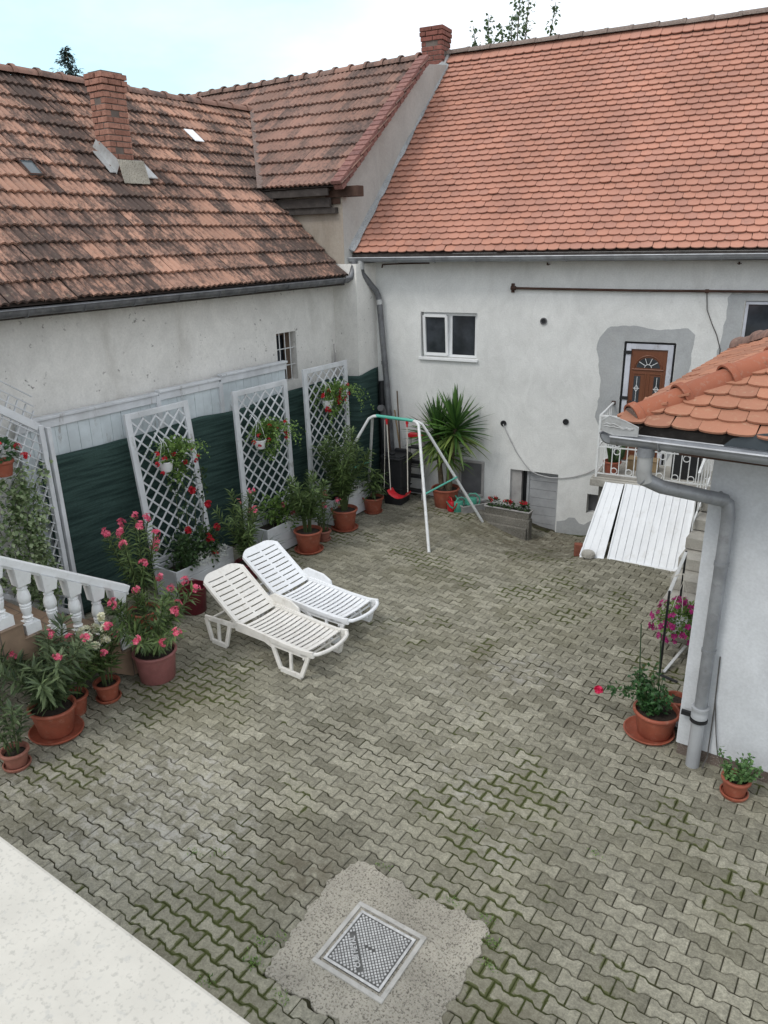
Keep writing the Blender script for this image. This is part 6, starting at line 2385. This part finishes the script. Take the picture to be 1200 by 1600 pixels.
# ================================================================== LOUNGERS
def make_lounger(label, loc, rot, mat, arm=True):
    t = thing('sun_lounger', label, 'sun lounger', loc, rot, 'white plastic sun loungers')
    W2 = .315
    hx, hz_ = .62, .345           # hinge
    tx, tz = .02, .80             # head end
    # side frames
    mb = MB()
    for s in (-1, 1):
        y_ = s * (W2 - .02)
        # top rail along the seat, sagging a little, curling down at the foot
        pr_ = [(.52, .345), (.70, .355), (1.0, .335), (1.3, .315), (1.55, .31), (1.68, .325), (1.73, .335)]
        for i in range(len(pr_) - 1):
            mb.bar((pr_[i][0], y_, pr_[i][1]), (pr_[i + 1][0] + .004, y_, pr_[i + 1][1]), .03, .075, (0, 0, 1))
        # rear low rail and legs
        mb.bar((.04, y_, .30), (.54, y_, .335), .028, .045, (0, 0, 1))
        yb = s * (W2 + .012)
        def legp(pts, hol):
            # panel with two windows : bars
            (a, b, c, d) = pts          # top-left, top-right, bottom-right, bottom-left
            A, B, C, D = [Vector((p[0], y_ if p[1] > .2 else yb, p[1])) for p in pts]
            for p, q, w_ in ((A, D, .05), (B, C, .05), (D, C, .06), (A, B, .05), (A.lerp(B, .52), D.lerp(C, .52), .035)):
                mb.bar(p, q, .03, w_, (0, 1, 0) if False else (0, 0, 1) if abs((q - p).normalized().z) < .7 else (1, 0, 0))
        legp([(.05, .29), (.46, .315), (.40, .03), (.16, .03)], 2)
        legp([(1.13, .285), (1.66, .285), (1.57, .03), (1.27, .03)], 2)
        # arch between legs
        for (p, q) in (((.46, .30), (.56, .33)), ((.56, .30), (1.02, .30)), ((1.02, .30), (1.16, .25))):
            mb.bar((p[0], y_, p[1]), (q[0], y_, q[1]), .03, .05, (0, 0, 1))
    mb.tube([(.12, -W2, .29), (.12, W2, .29)], .016, 8)
    mb.tube([(.40, -W2, .31), (.40, W2, .31)], .014, 8)
    mb.tube([(1.60, -W2, .25), (1.60, W2, .25)], .014, 8)
    mb.build('frame', MT[mat], t, bevel=.009, seg=2)
    # seat deck with slats, dished
    mb = MB()
    ns = 14
    for i in range(ns):
        x0 = .66 + (1.64 - .66) * i / ns
        x1 = x0 + (1.64 - .66) / ns - .017
        zc = .352 - .03 * ((x0 - .62) / 1.0) + (.0 if x0 < 1.5 else (x0 - 1.5) * .15)
        k = 6
        for j in range(k):
            ya, yb_ = -.275 + .55 * j / k, -.275 + .55 * (j + 1) / k
            za, zb_ = zc - .016 * (1 - (ya / .275) ** 2), zc - .016 * (1 - (yb_ / .275) ** 2)
            vs = [(x0, ya, za), (x1, ya, za), (x1, yb_, zb_), (x0, yb_, zb_)]
            vs += [(a, b, c - .016) for a, b, c in vs]
            fcs = [(0, 1, 2, 3), (7, 6, 5, 4), (0, 4, 5, 1), (2, 6, 7, 3)]
            if j == 0: fcs.append((3, 7, 4, 0))
            if j == k - 1: fcs.append((1, 5, 6, 2))
            mb.add(vs, fcs, .5)
    for s in (-1, 1):
        mb.bar((.64, s * .285, .352), (1.64, s * .285, .335), .035, .03, (0, 0, 1))
    pts = []
    for k in range(13):
        f = k / 12
        y_ = -W2 + .015 + (2 * W2 - .03) * f
        e = math.sin(PI * f) ** .5
        pts.append((1.70 + .10 * e, y_, .335 - .01 * e))
    mb.tube(pts, .022, 8)
    mb.build('seat', MT[mat], t, smooth=40)
    # backrest
    mb = MB()
    d = Vector((tx - hx, 0, tz - hz_))
    L = d.length
    d.normalize()
    nrm = Vector((-d.z, 0, d.x)).normalized()
    if nrm.z < 0: nrm = -nrm
    def BP(s, y, h=0):
        dish = -.018 * (1 - (y / .3) ** 2)
        return Vector((hx, 0, hz_ + .012)) + d * s + Vector((0, y, 0)) + nrm * (h + dish)
    nsl = 9
    def slab(s0, s1, y0, y1, n=6, shrink=None):
        for j in range(n):
            ya, yb_ = y0 + (y1 - y0) * j / n, y0 + (y1 - y0) * (j + 1) / n
            q = []
            for (s_, y_) in ((s0, ya), (s1, ya), (s1, yb_), (s0, yb_)):
                s2 = s_
                if shrink and s_ == s1:
                    s2 = s0 + (s1 - s0) * (1 - max(0, (abs(y_) - .14) / .16) ** 2 * .75)
                q.append(BP(s2, y_))
            vs = [tuple(p) for p in q] + [tuple(p - nrm * .018) for p in q]
            fcs = [(0, 1, 2, 3), (7, 6, 5, 4), (0, 4, 5, 1), (2, 6, 7, 3), (3, 7, 4, 0), (1, 5, 6, 2)]
            mb.add(vs, fcs, .5)
    s_end = L * .86
    step = s_end / nsl
    for i in range(nsl):
        slab(i * step + .0, (i + 1) * step - .016, -.25, .25)
    slab(0, s_end, -.30, -.252, 1); slab(0, s_end, .252, .30, 1); slab(0, s_end, -.014, .014, 1)
    slab(s_end, L, -.30, .30, 12, True)
    br = mb.build('backrest', MT[mat], t, smooth=40)
    for s in (-1, 1):
        mb = MB()
        mb.bar(BP(.05, s * .30, -.01), BP(L * .88, s * .30, -.01), .02, .045, tuple(nrm))
        mb.build('side_rib', MT[mat], br, bevel=.008)
    if arm:
        mb = MB()
        pl = [(.50, .37), (.52, .46), (.60, .505), (.86, .48), (.98, .42), (1.0, .36)]
        mb.prism(pl, 'y', W2 - .015, W2 + .015)
        mb.build('armrest', MT[mat], t, bevel=.01)
    mb = MB()
    mb.bar(BP(L * .5, 0, -.03), (.30, 0, .31), .03, .02)
    mb.build('prop', MT[mat], t)
    return t
L1 = make_lounger('cream tinted white plastic sun lounger, nearer of the pair', (-6.36, 5.60, 0), math.radians(-1.5), 'lounger_cream')
L2 = make_lounger('bright white plastic sun lounger, farther of the pair', (-6.50, 6.38, 0), math.radians(-1.0), 'lounger_white', True)

# ================================================================== TREES behind the roofs
random.seed(81)
SPR = thing('spruce_tree', 'dark spruce top rising behind the mossy roof', 'tree', (-38.5, 27.5, -.5))
mb = MB(); mb.tube([(0, 0, 0), (0, 0, 7), (0, 0, 14.4)], [.3, .2, .02], 8); mb.build('trunk', MT['bark'], SPR)
fo = MB()
Ht = 14.5
for lv in range(62):
    f = lv / 62
    z = 6.5 + (Ht - 6.5) * f
    R = 5.4 * (1 - f) ** .95 + .12
    nb = max(6, int(13 * (1 - f) + 6))
    for b in range(nb):
        az = random.random() * 6.28
        Lb = R * random.uniform(.6, 1.15)
        for s in range(int(6 + Lb * 8)):
            q = s / (6 + Lb * 8)
            p = Vector((math.cos(az) * Lb * q, math.sin(az) * Lb * q, z - .35 * Lb * q + .22 * Lb * q * q))
            dd = Vector((math.cos(az + random.uniform(-1, 1)), math.sin(az + random.uniform(-1, 1)), random.uniform(-.7, .1)))
            leaf(fo, p + rvec() * .05, dd, random.uniform(.16, .30), .075, .3)
fo.build('crown', MT['lf_spruce'], SPR)

random.seed(82)
LT = thing('leafy_tree', 'leafy tree whose loose upright shoots show above the orange roof ridge', 'tree', (-12.1, 24.5, -.35))
st, fo = MB(), MB()
st.tube([(0, 0, 0), (.1, 0, 3), (0, .1, 6), (0, 0, 8)], [.22, .19, .14, .08], 9)
shoots = [(-1.15, 0, 11.0, .22), (-.75, .2, 11.3, .25), (-.1, -.1, 10.85, .42), (.35, .2, 11.9, .36), (.75, 0, 11.75, .3), (1.55, .1, 11.25, .26), (-2.35, -.3, 10.35, .2), (.05, .3, 11.2, .35), (-.45, 0, 10.6, .35), (2.6, 0, 10.0, .3)]
for (x, y, z, R) in shoots:
    a = Vector((x * .15, y * .15, 6.5)); e = Vector((x, y, z))
    m = a.lerp(e, .5) + Vector((x * .18, 0, -.1))
    st.tube([a, m, e], [.05, .03, .008], 6)
    for _ in range(int(150 * R / .3)):
        f = random.uniform(0, 1) ** .7
        p = m.lerp(e, f) + Vector((random.gauss(0, R * .45 * (1.25 - f)), random.gauss(0, R * .45), random.gauss(0, .07)))
        leaf(fo, p, rvec() + Vector((0, 0, -.3)), random.uniform(.09, .17), .10, .2)
for _ in range(2200):
    v = rvec()
    p = Vector((v.x * 2.2, v.y * 1.8, 7.8 + v.z * 1.5)) * random.uniform(.7, 1)
    leaf(fo, p, rvec(), .16, .1, .2)
st.build('trunk', MT['bark'], LT, smooth=60)
fo.build('crown', MT['lf_tree'], LT)
